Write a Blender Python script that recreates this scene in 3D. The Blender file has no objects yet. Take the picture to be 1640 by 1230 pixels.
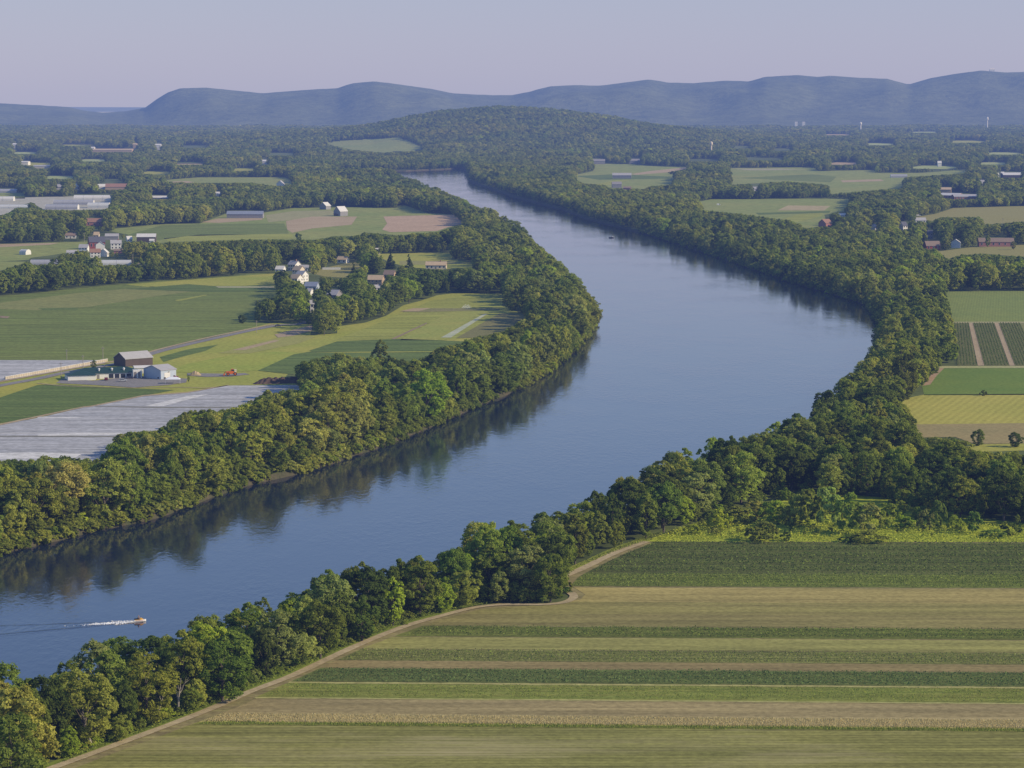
import bpy, math, random
import numpy as np
from mathutils import Vector, noise
from mathutils.geometry import tessellate_polygon
R = math.radians
random.seed(7); rng = np.random.default_rng(11)
S = bpy.context.scene
COL = S.collection
# ------------------------------------------------------------------ camera (hill-top lookout 155 m above the river)
F, HZ, CH = 4500.0, 152.0, 155.0          # focal length in photo pixels, horizon row, eye height
TH = math.atan((615 - HZ) / F); CT, ST = math.cos(TH), math.sin(TH)
LAND = 2.0
cam = bpy.data.cameras.new('camera'); cam.sensor_width = 36; cam.lens = F / 1640 * 36
cam.clip_start = 1; cam.clip_end = 80000
co = bpy.data.objects.new('camera', cam); COL.objects.link(co)
co.location = (0, 0, CH); co.rotation_euler = (math.pi / 2 - TH, 0, 0); S.camera = co
def at(px, py, z=LAND):
    """ground point seen at photo pixel (px, py)"""
    u, v = (px - 820) / F, (615 - py) / F
    dx, dy, dz = u, CT + v * ST, -ST + v * CT
    t = (z - CH) / dz
    return Vector((dx * t, dy * t, z))
def proj(x, y, z):
    c = y * CT - (z - CH) * ST
    return 820 + F * x / c, 615 - F * (y * ST + (z - CH) * CT) / c
def mpp(py):                                  # metres per photo pixel at the ground row py
    p = at(820, py); return p.y / F
# ------------------------------------------------------------------ materials
def mat(name, col=None, rough=.8, spec=.2):
    m = bpy.data.materials.new(name); m.use_nodes = True
    b = m.node_tree.nodes['Principled BSDF']
    if col: b.inputs['Base Color'].default_value = (*col, 1)
    b.inputs['Roughness'].default_value = rough
    b.inputs['Specular IOR Level'].default_value = spec
    return m
class G:
    def __init__(s, m): s.t = m.node_tree; s.n = s.t.nodes; s.l = s.t.links
    def add(s, typ, **kw):
        n = s.n.new(typ)
        for k, v in kw.items(): setattr(n, k, v)
        return n
    def link(s, a, b): s.l.new(a, b)
    def math(s, op, a, b=None, c=None):
        n = s.add('ShaderNodeMath', operation=op)
        for i, x in enumerate((a, b, c)):
            if x is None: continue
            if isinstance(x, (int, float)): n.inputs[i].default_value = x
            else: s.link(x, n.inputs[i])
        return n.outputs[0]
    def mix(s, fac, a, b, blend='MIX'):
        n = s.add('ShaderNodeMix', data_type='RGBA', blend_type=blend)
        for sock, x in ((n.inputs[0], fac), (n.inputs[6], a), (n.inputs[7], b)):
            if isinstance(x, (int, float)): sock.default_value = x
            elif isinstance(x, tuple): sock.default_value = (*x, 1)[:4]
            else: s.link(x, sock)
        return n.outputs[2]
    def noise(s, vec, scale, detail=4, rough=.55):
        n = s.add('ShaderNodeTexNoise'); n.inputs['Scale'].default_value = scale
        n.inputs['Detail'].default_value = detail; n.inputs['Roughness'].default_value = rough
        s.link(vec, n.inputs['Vector']); return n.outputs['Fac']
    def ramp(s, fac, lo, hi):
        n = s.add('ShaderNodeMapRange'); n.inputs[1].default_value = lo; n.inputs[2].default_value = hi
        s.link(fac, n.inputs[0]); return n.outputs[0]
    def mapping(s, vec, rot=0, scale=(1, 1, 1)):
        n = s.add('ShaderNodeMapping'); n.inputs['Rotation'].default_value = (0, 0, rot); n.inputs['Scale'].default_value = scale
        s.link(vec, n.inputs['Vector']); return n.outputs[0]
def surf(name, c1, c2, patch=.02, fine=.5, rows=None, streak=None, c3=None, rough=.95):
    """soil / crop / grass: two colours blended by patch noise, fine mottling, optional rows (angle, spacing, depth) and streaks along an angle"""
    m = mat(name, rough=rough, spec=.05); g = G(m); b = g.n['Principled BSDF']
    tc = g.add('ShaderNodeTexCoord').outputs['Object']
    f = g.ramp(g.noise(tc, patch, 5, .6), .3, .7)
    c = g.mix(f, c1, c2)
    if streak is not None:
        v = g.mapping(tc, -streak, (.006, .55, 1))
        sn = g.ramp(g.noise(v, 1, 3, .6), .36, .64)
        c = g.mix(g.math('MULTIPLY', sn, .8), c, c3 or tuple(x * .6 for x in c1))
        v = g.mapping(tc, -streak, (.011, .13, 1)); sn = g.ramp(g.noise(v, 1, 4, .65), .35, .65)
        c = g.mix(1.0, c, g.mix(sn, (.78, .78, .76), (1.2, 1.18, 1.15)), 'MULTIPLY')
        v = g.mapping(tc, -streak, (.02, 1.7, 1)); sn = g.ramp(g.noise(v, 1, 2, .5), .56, .70)
        c = g.mix(g.math('MULTIPLY', sn, .45), c, tuple(x * .45 for x in c1))
    v2 = g.noise(tc, fine, 3, .7)
    c = g.mix(1.0, c, g.mix(g.ramp(v2, .25, .75), (.68, .68, .66), (1.28, 1.28, 1.3)), 'MULTIPLY')
    if rows:
        ang, sp, dep = rows
        v = g.mapping(tc, -ang)
        s = g.add('ShaderNodeSeparateXYZ'); g.link(v, s.inputs[0])
        w = g.math('SINE', g.math('MULTIPLY', s.outputs[1], 2 * math.pi / sp))
        w = g.math('MULTIPLY_ADD', w, dep / 2, 1 - dep / 2)
        c = g.mix(1.0, c, w, 'MULTIPLY')
    g.link(c, b.inputs['Base Color'])
    return m
def painted(name, col, rough=.6, wear=.18, scale=.6, band=None):
    """painted boards / metal sheet with weathering; band = spacing of vertical boards"""
    m = mat(name, rough=rough, spec=.25); g = G(m); b = g.n['Principled BSDF']
    tc = g.add('ShaderNodeTexCoord').outputs['Object']
    n = g.ramp(g.noise(tc, scale, 5, .65), .3, .75)
    c = g.mix(g.math('MULTIPLY', n, wear * 2), col, tuple(x * .55 for x in col))
    if band:
        s = g.add('ShaderNodeSeparateXYZ'); g.link(tc, s.inputs[0])
        w = g.math('SINE', g.math('MULTIPLY', g.math('ADD', s.outputs[0], s.outputs[1]), 2 * math.pi / band))
        c = g.mix(1.0, c, g.math('MULTIPLY_ADD', w, .12, .9), 'MULTIPLY')
    g.link(c, b.inputs['Base Color']); return m
def leafmat():
    m = bpy.data.materials.new('leaf'); m.use_nodes = True; g = G(m); g.n.clear()
    out = g.add('ShaderNodeOutputMaterial')
    oi = g.add('ShaderNodeObjectInfo'); at_ = g.add('ShaderNodeAttribute', attribute_name='tint')
    geo = g.add('ShaderNodeNewGeometry')
    r = g.add('ShaderNodeValToRGB'); r.color_ramp.interpolation = 'EASE'
    e = r.color_ramp.elements; e[0].color = (.70, .80, .84, 1); e[1].color = (1.24, 1.22, 1.12, 1)
    x = e.new(.45); x.color = (.95, 1, .95, 1); x = e.new(.8); x.color = (1.12, 1.12, 1.05, 1)
    g.link(oi.outputs['Random'], r.inputs[0])
    ia = g.add('ShaderNodeAttribute', attribute_name='tone', attribute_type='INSTANCER')
    isin = g.math('GREATER_THAN', ia.outputs['Fac'], .0001)
    c = g.mix(isin, oi.outputs['Color'], ia.outputs['Color'])
    c = g.mix(1.0, c, r.outputs[0], 'MULTIPLY')
    c = g.mix(1.0, c, at_.outputs['Fac'], 'MULTIPLY')
    big = g.ramp(g.noise(geo.outputs['Position'], .004, 3, .6), .32, .68)
    c = g.mix(1.0, c, g.mix(big, (.78, .88, .9), (1.2, 1.1, .95)), 'MULTIPLY')
    d = g.add('ShaderNodeBsdfDiffuse'); t = g.add('ShaderNodeBsdfTranslucent'); mx = g.add('ShaderNodeMixShader')
    g.link(c, d.inputs[0]); g.link(g.mix(1.0, c, (1.1, 1.2, .6), 'MULTIPLY'), t.inputs[0]); mx.inputs[0].default_value = .44
    g.link(d.outputs[0], mx.inputs[1]); g.link(t.outputs[0], mx.inputs[2]); g.link(mx.outputs[0], out.inputs[0])
    return m
LEAF = leafmat()
def bladesmat():
    m = bpy.data.materials.new('crop_leaf'); m.use_nodes = True; g = G(m); g.n.clear()
    out = g.add('ShaderNodeOutputMaterial')
    a = g.add('ShaderNodeAttribute', attribute_name='col')
    d = g.add('ShaderNodeBsdfDiffuse'); t = g.add('ShaderNodeBsdfTranslucent'); mx = g.add('ShaderNodeMixShader')
    g.link(a.outputs['Color'], d.inputs[0]); g.link(a.outputs['Color'], t.inputs[0]); mx.inputs[0].default_value = .25
    g.link(d.outputs[0], mx.inputs[1]); g.link(t.outputs[0], mx.inputs[2]); g.link(mx.outputs[0], out.inputs[0])
    return m
BLADE = bladesmat()
BARK = painted('bark', (.13, .105, .08), .9, .3, 2)
PALEBARK = painted('pale_bark', (.36, .31, .25), .9, .3, 2)
# ------------------------------------------------------------------ mesh helpers
def obj(name, verts, faces, m=None, parent=None, smooth=False):
    me = bpy.data.meshes.new(name); me.from_pydata([tuple(v) for v in verts], [], [tuple(f) for f in faces]); me.update()
    if m: me.materials.append(m)
    if smooth: me.polygons.foreach_set('use_smooth', [True] * len(me.polygons))
    o = bpy.data.objects.new(name, me); COL.objects.link(o)
    if parent: o.parent = parent
    return o
def quads(name, V, m, parent=None, tint=None, col=None):
    """V: (n,4,3) array of loose quads -> one mesh"""
    n = len(V); me = bpy.data.meshes.new(name)
    me.vertices.add(4 * n); me.vertices.foreach_set('co', V.reshape(-1).astype(np.float32))
    me.loops.add(4 * n); me.loops.foreach_set('vertex_index', np.arange(4 * n, dtype=np.int32))
    me.polygons.add(n); me.polygons.foreach_set('loop_start', np.arange(0, 4 * n, 4, dtype=np.int32))
    me.polygons.foreach_set('loop_total', np.full(n, 4, np.int32)); me.update()
    if tint is not None:
        a = me.attributes.new('tint', 'FLOAT', 'FACE'); a.data.foreach_set('value', tint.astype(np.float32))
    if col is not None:
        a = me.attributes.new('col', 'FLOAT_COLOR', 'FACE')
        a.data.foreach_set('color', np.concatenate([col, np.ones((n, 1))], 1).astype(np.float32).reshape(-1))
    me.materials.append(m)
    return me
def link(name, me, parent=None):
    o = bpy.data.objects.new(name, me); COL.objects.link(o)
    if parent: o.parent = parent
    return o
def tag(o, label=None, cat=None, group=None, kind=None):
    if label: o['label'] = label
    if cat: o['category'] = cat
    if group: o['group'] = group
    if kind: o['kind'] = kind
    return o
def thing(name, label, cat, loc, rz=0, group=None, scale=1):
    o = bpy.data.objects.new(name, None); o.empty_display_size = .5; COL.objects.link(o)
    o.location = loc; o.rotation_euler = (0, 0, rz); o.scale = (scale,) * 3 if isinstance(scale, (int, float)) else scale
    return tag(o, label, cat, group)
class MB:
    def __init__(s): s.v = []; s.f = []
    def box(s, x0, x1, y0, y1, z0, z1):
        k = len(s.v); s.v += [(x, y, z) for z in (z0, z1) for x, y in ((x0, y0), (x1, y0), (x1, y1), (x0, y1))]
        s.f += [(k, k+3, k+2, k+1), (k+4, k+5, k+6, k+7)] + [(k+i, k+(i+1) % 4, k+4+(i+1) % 4, k+4+i) for i in range(4)]; return s
    def prism(s, prof, a, b, axis='x'):
        """profile of (u,z) swept from a to b along axis"""
        k = len(s.v); n = len(prof)
        for q in (a, b): s.v += [((q, u, z) if axis == 'x' else (u, q, z)) for u, z in prof]
        s.f += [tuple(k + i for i in range(n)), tuple(k + n + i for i in range(n - 1, -1, -1))]
        s.f += [(k+i, k+n+i, k+n+(i+1) % n, k+(i+1) % n) for i in range(n)]; return s
    def tube(s, pts, rad, n=7):
        k = len(s.v); P = [Vector(p) for p in pts]
        for i, p in enumerate(P):
            d = (P[min(i+1, len(P)-1)] - P[max(i-1, 0)]).normalized()
            a = d.cross(Vector((.31, .95, .1))).normalized(); b = d.cross(a)
            for j in range(n):
                t = 2 * math.pi * j / n; s.v.append(tuple(p + (a * math.cos(t) + b * math.sin(t)) * rad[i]))
        for i in range(len(P) - 1):
            for j in range(n): s.f.append((k+i*n+j, k+i*n+(j+1) % n, k+(i+1)*n+(j+1) % n, k+(i+1)*n+j))
        s.f += [tuple(k + j for j in range(n - 1, -1, -1)), tuple(k + (len(P)-1)*n + j for j in range(n))]
        return s
    def build(s, name, m, parent=None, smooth=False): return obj(name, s.v, s.f, m, parent, smooth)
def lathe(prof, n=16, c=(0, 0, 0)):
    m = MB(); 
    for r, z in prof: m.v += [(c[0] + r*math.cos(2*math.pi*j/n), c[1] + r*math.sin(2*math.pi*j/n), c[2] + z) for j in range(n)]
    for i in range(len(prof)-1):
        for j in range(n): m.f.append((i*n+j, i*n+(j+1) % n, (i+1)*n+(j+1) % n, (i+1)*n+j))
    m.f.append(tuple(range(n-1, -1, -1))); m.f.append(tuple((len(prof)-1)*n + j for j in range(n)))
    return m
def flat_poly(pts):
    tri = tessellate_polygon([[Vector((p[0], p[1], 0)) for p in pts]])
    out = []
    for a, b, c in tri:
        P, Q, T = pts[a], pts[b], pts[c]
        out.append((a, b, c) if (Q[0]-P[0])*(T[1]-P[1])-(Q[1]-P[1])*(T[0]-P[0]) > 0 else (a, c, b))
    return out
OPEN = []                                    # photo-pixel outlines of open ground (no trees cover these)
ZL = [LAND + .05]
def sheet(name, pix, m, lay=0, kind='structure', opn=False, label=None):
    pts = [at(x, y) for x, y in pix]
    z = LAND + .04 + .05 * lay
    o = obj(name, [(p.x, p.y, z) for p in pts], flat_poly(pts), m); o['kind'] = kind
    if label: o['label'] = label
    if opn: OPEN.append(pix)
    return o
def smooth_line(pts, sub=6):
    P = [Vector(p) for p in pts]; out = []
    for i in range(len(P) - 1):
        a, b, c, d = P[max(i-1, 0)], P[i], P[i+1], P[min(i+2, len(P)-1)]
        for k in range(sub):
            t = k / sub
            out.append(.5 * ((2*b) + (c - a)*t + (2*a - 5*b + 4*c - d)*t*t + (3*b - a - 3*c + d)*t**3))
    out.append(P[-1]); return out
def ribbon(name, pix, w, m, lay=3, kind='structure', z=None):
    P = smooth_line([at(x, y) for x, y in pix]); v = []; f = []
    for i, p in enumerate(P):
        d = (P[min(i+1, len(P)-1)] - P[max(i-1, 0)]); d.z = 0; d.normalize(); nrm = Vector((-d.y, d.x, 0))
        ww = w * (1 + .12 * noise.noise((i * .7, w, 0)))
        for s in (-.5, .5):
            q = p + nrm * s * ww; v.append((q.x, q.y, z if z is not None else LAND + .04 + .05 * lay))
    for i in range(len(P) - 1): f.append((2*i+1, 2*i, 2*i+2, 2*i+3))
    o = obj(name, v, f, m); o['kind'] = kind; return o
# ------------------------------------------------------------------ world, sun, haze
w = bpy.data.worlds.new('World'); S.world = w; w.use_nodes = True
wn = w.node_tree.nodes; wl = w.node_tree.links
sky = wn.new('ShaderNodeTexSky'); sky.sky_type = 'NISHITA'; sky.sun_disc = False
SUN_EL, SUN_AZ = R(29), R(103)                 # azimuth clockwise from +Y: the sun stands to the right
sky.sun_elevation = SUN_EL; sky.sun_rotation = SUN_AZ; sky.altitude = 200; sky.air_density = 1.1; sky.dust_density = .4; sky.ozone_density = 5.5
tn_ = wn.new('ShaderNodeMix'); tn_.data_type = 'RGBA'; tn_.blend_type = 'MULTIPLY'; tn_.inputs[0].default_value = 1; tn_.inputs[7].default_value = (.95, .95, 1.06, 1)
wl.new(sky.outputs[0], tn_.inputs[6]); wl.new(tn_.outputs[2], wn['Background'].inputs[0]); wn['Background'].inputs[1].default_value = .148
sd = bpy.data.lights.new('sun', 'SUN'); sd.energy = 5.0; sd.angle = R(.53); sd.color = (1, .885, .68)
so = bpy.data.objects.new('sun', sd); COL.objects.link(so)
sv = Vector((math.sin(SUN_AZ) * math.cos(SUN_EL), math.cos(SUN_AZ) * math.cos(SUN_EL), math.sin(SUN_EL)))
so.rotation_euler = (-sv).to_track_quat('-Z', 'Y').to_euler(); so.location = (300, 200, 400)
hm = bpy.data.materials.new('summer_haze'); hm.use_nodes = True; g = G(hm); g.n.clear()
o_ = g.add('ShaderNodeOutputMaterial'); ab = g.add('ShaderNodeVolumeAbsorption'); em = g.add('ShaderNodeEmission'); ad = g.add('ShaderNodeAddShader')
SIG = (2.45e-5, 3.4e-5, 5.5e-5); ASY = (.325, .365, .575); RHO = 1e-4
ab.inputs['Density'].default_value = RHO; ab.inputs['Color'].default_value = (*(1 - s / RHO for s in SIG), 1)
em.inputs['Strength'].default_value = 1e-4; em.inputs['Color'].default_value = (*(s * a / 1e-4 for s, a in zip(SIG, ASY)), 1)  # haze glows by itself in place of the daylight it would scatter
g.link(ab.outputs[0], ad.inputs[0]); g.link(em.outputs[0], ad.inputs[1]); g.link(ad.outputs[0], o_.inputs['Volume'])
tag(MB().box(-16000, 16000, -800, 34000, -30, 1500).build('haze', hm), 'thin blue summer haze over the valley', kind='structure')
# ------------------------------------------------------------------ terrain
def lerp_line(pts):
    xs, ys = [p[0] for p in pts], [p[1] for p in pts]
    def f(x): return float(np.interp(x, xs, ys))
    return f
CREST = lerp_line([(300, 226), (450, 219), (520, 216), (600, 207), (640, 198), (700, 187), (760, 181), (800, 179), (850, 181), (900, 186), (950, 191), (1000, 199), (1050, 207), (1110, 214), (1180, 222), (1260, 228)])
def hill(x, y):
    """wooded hill on the plain, crest about 9 km off"""
    if y < 6200 or y > 12500: return 0.0
    px = 820 + F * x / (y * CT + 100)
    zc = max(0.0, CH - (CREST(px) - HZ) / F * 9000 - 3)
    t = (y - 9000) / (1500 if y < 9000 else 1800)
    n = 1 + .10 * noise.noise((x / 420, y / 520, 0))
    return zc * math.exp(-t * t * 1.6) * n
WL = [(-420, 1030), (-80, 915), (0, 885), (60, 872), (150, 850), (240, 832), (330, 797), (400, 775), (480, 757), (550, 735), (620, 710), (690, 682), (760, 650), (800, 635), (860, 605), (910, 570), (940, 535), (952, 505)]
WLH = [(948, 492), (930, 474), (905, 450), (880, 427), (850, 405), (815, 380), (780, 358), (740, 340), (705, 324), (680, 313), (655, 301), (630, 291), (590, 283), (540, 281)]
WRF = [(540, 274.5), (650, 274), (700, 272), (735, 270), (749, 272), (751, 281), (754, 291), (790, 303), (830, 317), (900, 335), (940, 350), (1000, 365), (1060, 382), (1130, 405), (1200, 428), (1280, 455), (1350, 475), (1390, 488), (1409, 510)]
WRN = [(1412, 535), (1404, 570), (1390, 600), (1365, 640), (1320, 690), (1270, 722), (1200, 757), (1130, 777), (1050, 817), (990, 848), (920, 882), (850, 905), (760, 930), (680, 962), (600, 985), (540, 997), (460, 1030), (340, 1067), (240, 1107), (180, 1118), (90, 1152), (0, 1180), (-100, 1215), (-420, 1330)]
VIS = [(952, 505), (953, 488), (940, 465), (918, 440), (890, 412), (862, 392), (845, 370), (815, 350), (780, 328), (740, 316), (715, 302), (690, 295), (665, 287), (650, 282), (648, 279), (700, 275), (748, 271)]
VISR = [(1409, 512), (1412, 535), (1400, 550), (1385, 575), (1375, 592), (1330, 605), (1312, 630), (1300, 640), (1245, 650), (1232, 665), (1230, 690), (1185, 705), (1150, 688), (1110, 700), (1080, 720), (1040, 745), (1000, 765), (960, 780), (930, 800), (900, 812), (850, 828), (800, 832), (752, 835), (745, 870), (690, 880), (640, 892), (610, 905), (545, 898), (520, 915), (490, 925), (455, 940), (440, 955), (400, 965), (340, 968), (330, 985), (300, 990), (275, 1015), (240, 1012), (180, 1008), (150, 1015), (120, 1035), (95, 1055), (90, 1080), (50, 1090), (30, 1075), (0, 1065), (-150, 1060)]
RIVER = WL + WLH + WRF + WRN
OPEN.append(WL[1:] + VIS + WRF[4:] + VISR)
bank = [at(x, y, 0) for x, y in RIVER]
# slight natural wobble of the shoreline
bank2 = []
for i in range(len(bank)):
    a = bank[i]; b = bank[(i + 1) % len(bank)]
    if i == len(bank) - 1: bank2.append(a); break
    L = (b - a).length; k = max(1, min(14, int(L / 14)))
    for j in range(k):
        p = a.lerp(b, j / k); nn = noise.noise((p.x / 16, p.y / 16, 3)) * min(2.2, 1.2 + p.y / 2500)
        d = (b - a).normalized(); bank2.append(p + Vector((-d.y, d.x, 0)) * nn * 1.0)
bank = bank2
gm = surf('woodland_floor', (.055, .07, .022), (.15, .18, .055), .006, .25)
outer = [(6000, -200), (9000, 14500), (-9000, 14500), (-6000, -200)]
ring = [(p.x, p.y) for p in bank] + outer
n = len(bank)
v = [(x, y, LAND) for x, y in ring]; f = [tuple(t) for t in flat_poly(ring)]
k = len(v)
for i, p in enumerate(bank):                   # sloping bank down to below the water
    d = bank[min(i+1, n-1)] - bank[max(i-1, 0)]; d.normalize()
    q = p + Vector((d.y, -d.x, 0)) * 2.2
    v.append((q.x, q.y, -.6))
for i in range(n - 1): f.append((i, k + i, k + i + 1, i + 1))
ground = obj('ground', v, f, gm); ground['kind'] = 'structure'
bm_ = surf('bank_earth', (.10, .08, .05), (.05, .06, .025), .15, .9)
ground.data.materials.append(bm_)
for p in ground.data.polygons[len(f) - (n - 1):]: p.material_index = 1
# water
wm = bpy.data.materials.new('river_water'); wm.use_nodes = True; g = G(wm); g.n.clear()
out = g.add('ShaderNodeOutputMaterial')
tc = g.add('ShaderNodeTexCoord').outputs['Object']
a1 = g.mapping(tc, R(20), (.38, .16, 1)); a2 = g.mapping(tc, R(-35), (.022, .010, 1)); a3 = g.mapping(tc, R(5), (1.1, .5, 1))
h = g.math('ADD', g.math('MULTIPLY', g.noise(a1, 1, 3, .6), .066), g.math('MULTIPLY', g.noise(a3, 1, 2, .5), .02))
patch = g.ramp(g.noise(a2, 1, 4, .6), .4, .62)
h = g.math('MULTIPLY', h, g.math('MULTIPLY_ADD', patch, 1.3, .5))
bp = g.add('ShaderNodeBump'); bp.inputs['Distance'].default_value = 1.0; bp.inputs['Strength'].default_value = 1.0
g.link(h, bp.inputs['Height'])
gl = g.add('ShaderNodeBsdfGlossy'); gl.inputs['Roughness'].default_value = .06; gl.inputs['Color'].default_value = (1, .935, .965, 1)
df = g.add('ShaderNodeBsdfDiffuse'); df.inputs['Color'].default_value = (.012, .022, .040, 1)
fr = g.add('ShaderNodeFresnel'); fr.inputs['IOR'].default_value = 1.42
g.link(bp.outputs[0], gl.inputs['Normal']); g.link(bp.outputs[0], fr.inputs['Normal'])
mx = g.add('ShaderNodeMixShader'); g.link(fr.outputs[0], mx.inputs[0]); g.link(df.outputs[0], mx.inputs[1]); g.link(gl.outputs[0], mx.inputs[2])
g.link(mx.outputs[0], out.inputs[0])
obj('river', [(-1500, 200, 0), (1800, 200, 0), (1800, 6600, 0), (-1500, 6600, 0)], [(0, 1, 2, 3)], wm)['kind'] = 'structure'
# wooded hill mesh
hv, hf = [], []
NX, NY = 150, 70
for j in range(NY + 1):
    y = 6300 + j * (12200 - 6300) / NY
    for i in range(NX + 1):
        px = 240 + i * (1300 - 240) / NX
        x = (px - 820) / F * (y * CT + 100)
        hv.append((x, y, 2.6 + hill(x, y)))
for j in range(NY):
    for i in range(NX): hf.append((j*(NX+1)+i, j*(NX+1)+i+1, (j+1)*(NX+1)+i+1, (j+1)*(NX+1)+i))
obj('wooded_hill_terrain', hv, hf, gm, smooth=True)['kind'] = 'structure'
# the long range on the skyline
RANGE = lerp_line([(-500, 175), (-200, 160), (0, 166), (60, 169), (110, 172), (135, 178), (165, 181), (200, 179), (232, 173), (250, 160), (270, 148), (290, 142), (330, 141), (370, 145), (420, 150), (460, 147), (500, 144), (540, 142), (565, 134), (600, 131), (640, 136), (690, 143), (725, 150), (760, 152), (790, 153), (820, 153), (850, 147), (880, 139), (920, 137), (960, 138), (1000, 133), (1040, 128), (1070, 133), (1110, 134), (1160, 130), (1200, 131), (1225, 124), (1275, 121), (1310, 124), (1330, 122), (1370, 125), (1420, 127), (1455, 136), (1490, 126), (1530, 119), (1570, 114), (1610, 117), (1640, 116), (1750, 110), (1900, 125), (2150, 118)])
rm = surf('range_forest', (.085, .105, .065), (.125, .145, .08), .0016, .016)
g = G(rm); b_ = g.add('ShaderNodeBump'); b_.inputs['Distance'].default_value = 22; b_.inputs['Strength'].default_value = 1
g.link(g.noise(g.add('ShaderNodeTexCoord').outputs['Object'], .009, 5, .65), b_.inputs['Height']); g.link(b_.outputs[0], g.n['Principled BSDF'].inputs['Normal'])
hv, hf = [], []
NX, NY = 420, 46
for j in range(NY + 1):
    t = j / NY; y = 12700 + t * 5600
    for i in range(NX + 1):
        px = -480 + i * 2600 / NX; x = (px - 820) / F * (y * CT)
        wob = 4 * noise.noise((px / 14, 0, 5)) * .3
        zc = CH + (HZ - RANGE(px) + wob * .4) / F * 16300
        s = min(1, t / .64); s = s * s * (3 - 2 * s)
        if t > .64: s = 1 - ((t - .64) / .36) ** 2 * .5
        low = .42 * math.exp(-((t - .34) / .13) ** 2) * (.5 + noise.noise((px / 170, 7, 1)))
        rid = noise.noise((x / 700, y / 1500, 2)) * .34 + noise.noise((x / 260, y / 700, 9)) * .17
        hgt = zc * max(0, s + (low * .5 + rid) * (1 - abs(2 * min(1, t / .64) - 1)))
        if t <= .64: hgt = min(hgt, zc - 1 + (t - .64) * 40)
        hv.append((x, y, 2.4 + max(0, hgt)))
for j in range(NY):
    for i in range(NX): hf.append((j*(NX+1)+i, j*(NX+1)+i+1, (j+1)*(NX+1)+i+1, (j+1)*(NX+1)+i))
obj('distant_hills', hv, hf, rm, smooth=True)['kind'] = 'structure'
# far ridge seen through the saddle
hv, hf = [], []
for i in range(60):
    x = -9000 + i * 300; zt = 90 + 40 * noise.noise((i * .13, 4, 4))
    hv += [(x, 26000, 0), (x, 28000, 22 + (zt - 50) * .35)]
for i in range(59): hf.append((2*i, 2*i+2, 2*i+3, 2*i+1))
obj('far_ridge_hills', hv, hf, rm, smooth=True)['kind'] = 'structure'
# ------------------------------------------------------------------ fields
GRN = surf('green_crop', (0.152, 0.211, 0.046), (0.201, 0.247, 0.055), .006, .35, rows=(R(73), 3.6, .14), streak=R(73), c3=(.17, .19, .05))
GRN2 = surf('dark_crop', (0.104, 0.16, 0.037), (0.14, 0.191, 0.046), .01, .4, rows=(R(73), 3, .13), streak=R(73), c3=(.15, .19, .05))
LIME = surf('mown_grass', (0.268, 0.299, 0.051), (0.366, 0.34, 0.069), .012, .4)
YEL = surf('ripe_grass', (0.33, 0.33, 0.08), (0.293, 0.299, 0.055), .012, .4, rows=(R(68), 5, .12), streak=R(68), c3=(.30, .34, .07))
TANF = surf('dry_soil', (0.42, 0.33, 0.2), (0.36, 0.27, 0.155), .02, .5)
BRN = surf('turned_soil', (0.3, 0.22, 0.14), (0.25, 0.185, 0.12), .02, .5)
OLV = surf('stubble', (0.27, 0.25, 0.085), (0.268, 0.242, 0.069), .015, .5)
MIDG = surf('valley_field', (0.207, 0.252, 0.064), (0.268, 0.278, 0.078), .006, .1)
TRACK = surf('track_dust', (0.44, 0.36, 0.215), (0.36, 0.285, 0.16), .05, .7)
VERGE = surf('grass_verge', (0.207, 0.247, 0.037), (0.146, 0.185, 0.028), .06, .8)
ASPH = surf('old_asphalt', (0.26, 0.24, 0.22), (0.21, 0.2, 0.19), .03, .8)
NETC = surf('row_cover_cloth', (0.46, 0.45, 0.44), (0.4, 0.4, 0.41), .01, .3, streak=R(8), c3=(0.34, 0.35, 0.38))
NETW = surf('row_cover_fold', (0.62, 0.6, 0.56), (0.55, 0.54, 0.52), .02, .3)
NETG = surf('cover_gap', (0.21, 0.2, 0.16), (0.26, 0.25, 0.2), .04, .6)
# --- left valley floor
sheet('crop_field', [(-200, 500), (-60, 477), (0, 474), (52, 470), (113, 463), (195, 455), (244, 451), (308, 447), (381, 441), (427, 435), (439, 437), (440, 460), (448, 465), (445, 476), (408, 482), (407, 516), (430, 518), (256, 563), (190, 578), (0, 576), (-200, 576)], GRN, 0, opn=True)
sheet('crop_field', [(-200, 506), (0, 485), (120, 470), (244, 459), (340, 463), (260, 473), (140, 492), (60, 497), (0, 495), (-200, 520)], surf('weedy_rows', (0.244, 0.242, 0.074), (0.201, 0.216, 0.064), .03, .3), 1)
sheet('crop_field', [(200, 456), (330, 446), (440, 438), (440, 454), (390, 458), (340, 458), (300, 455), (240, 460)], LIME, 1)
sheet('crop_field', [(200, 463), (300, 456), (350, 459), (440, 461), (440, 466), (330, 468)], GRN2, 2)
sheet('dirt_strip', [(280, 481), (330, 472), (333, 473), (285, 483)], YEL, 2)
sheet('dirt_strip', [(345, 459), (439, 459), (439, 461), (350, 461)], surf('pale_strip', (0.4, 0.37, 0.22), (0.36, 0.35, 0.2), .02, .3), 3)
sheet('dirt_strip', [(0, 506), (16, 507), (12, 510), (0, 509)], BRN, 2)
sheet('weed_strip', [(60, 494), (122, 493), (126, 496), (70, 497)], GRN2, 2)
# netting field upper left, with its pale edging wall
sheet('row_cover', [(-200, 577), (0, 577), (120, 577), (172, 577), (168, 581), (8, 609), (0, 610), (-200, 640)], NETC, 1, opn=True)
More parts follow.
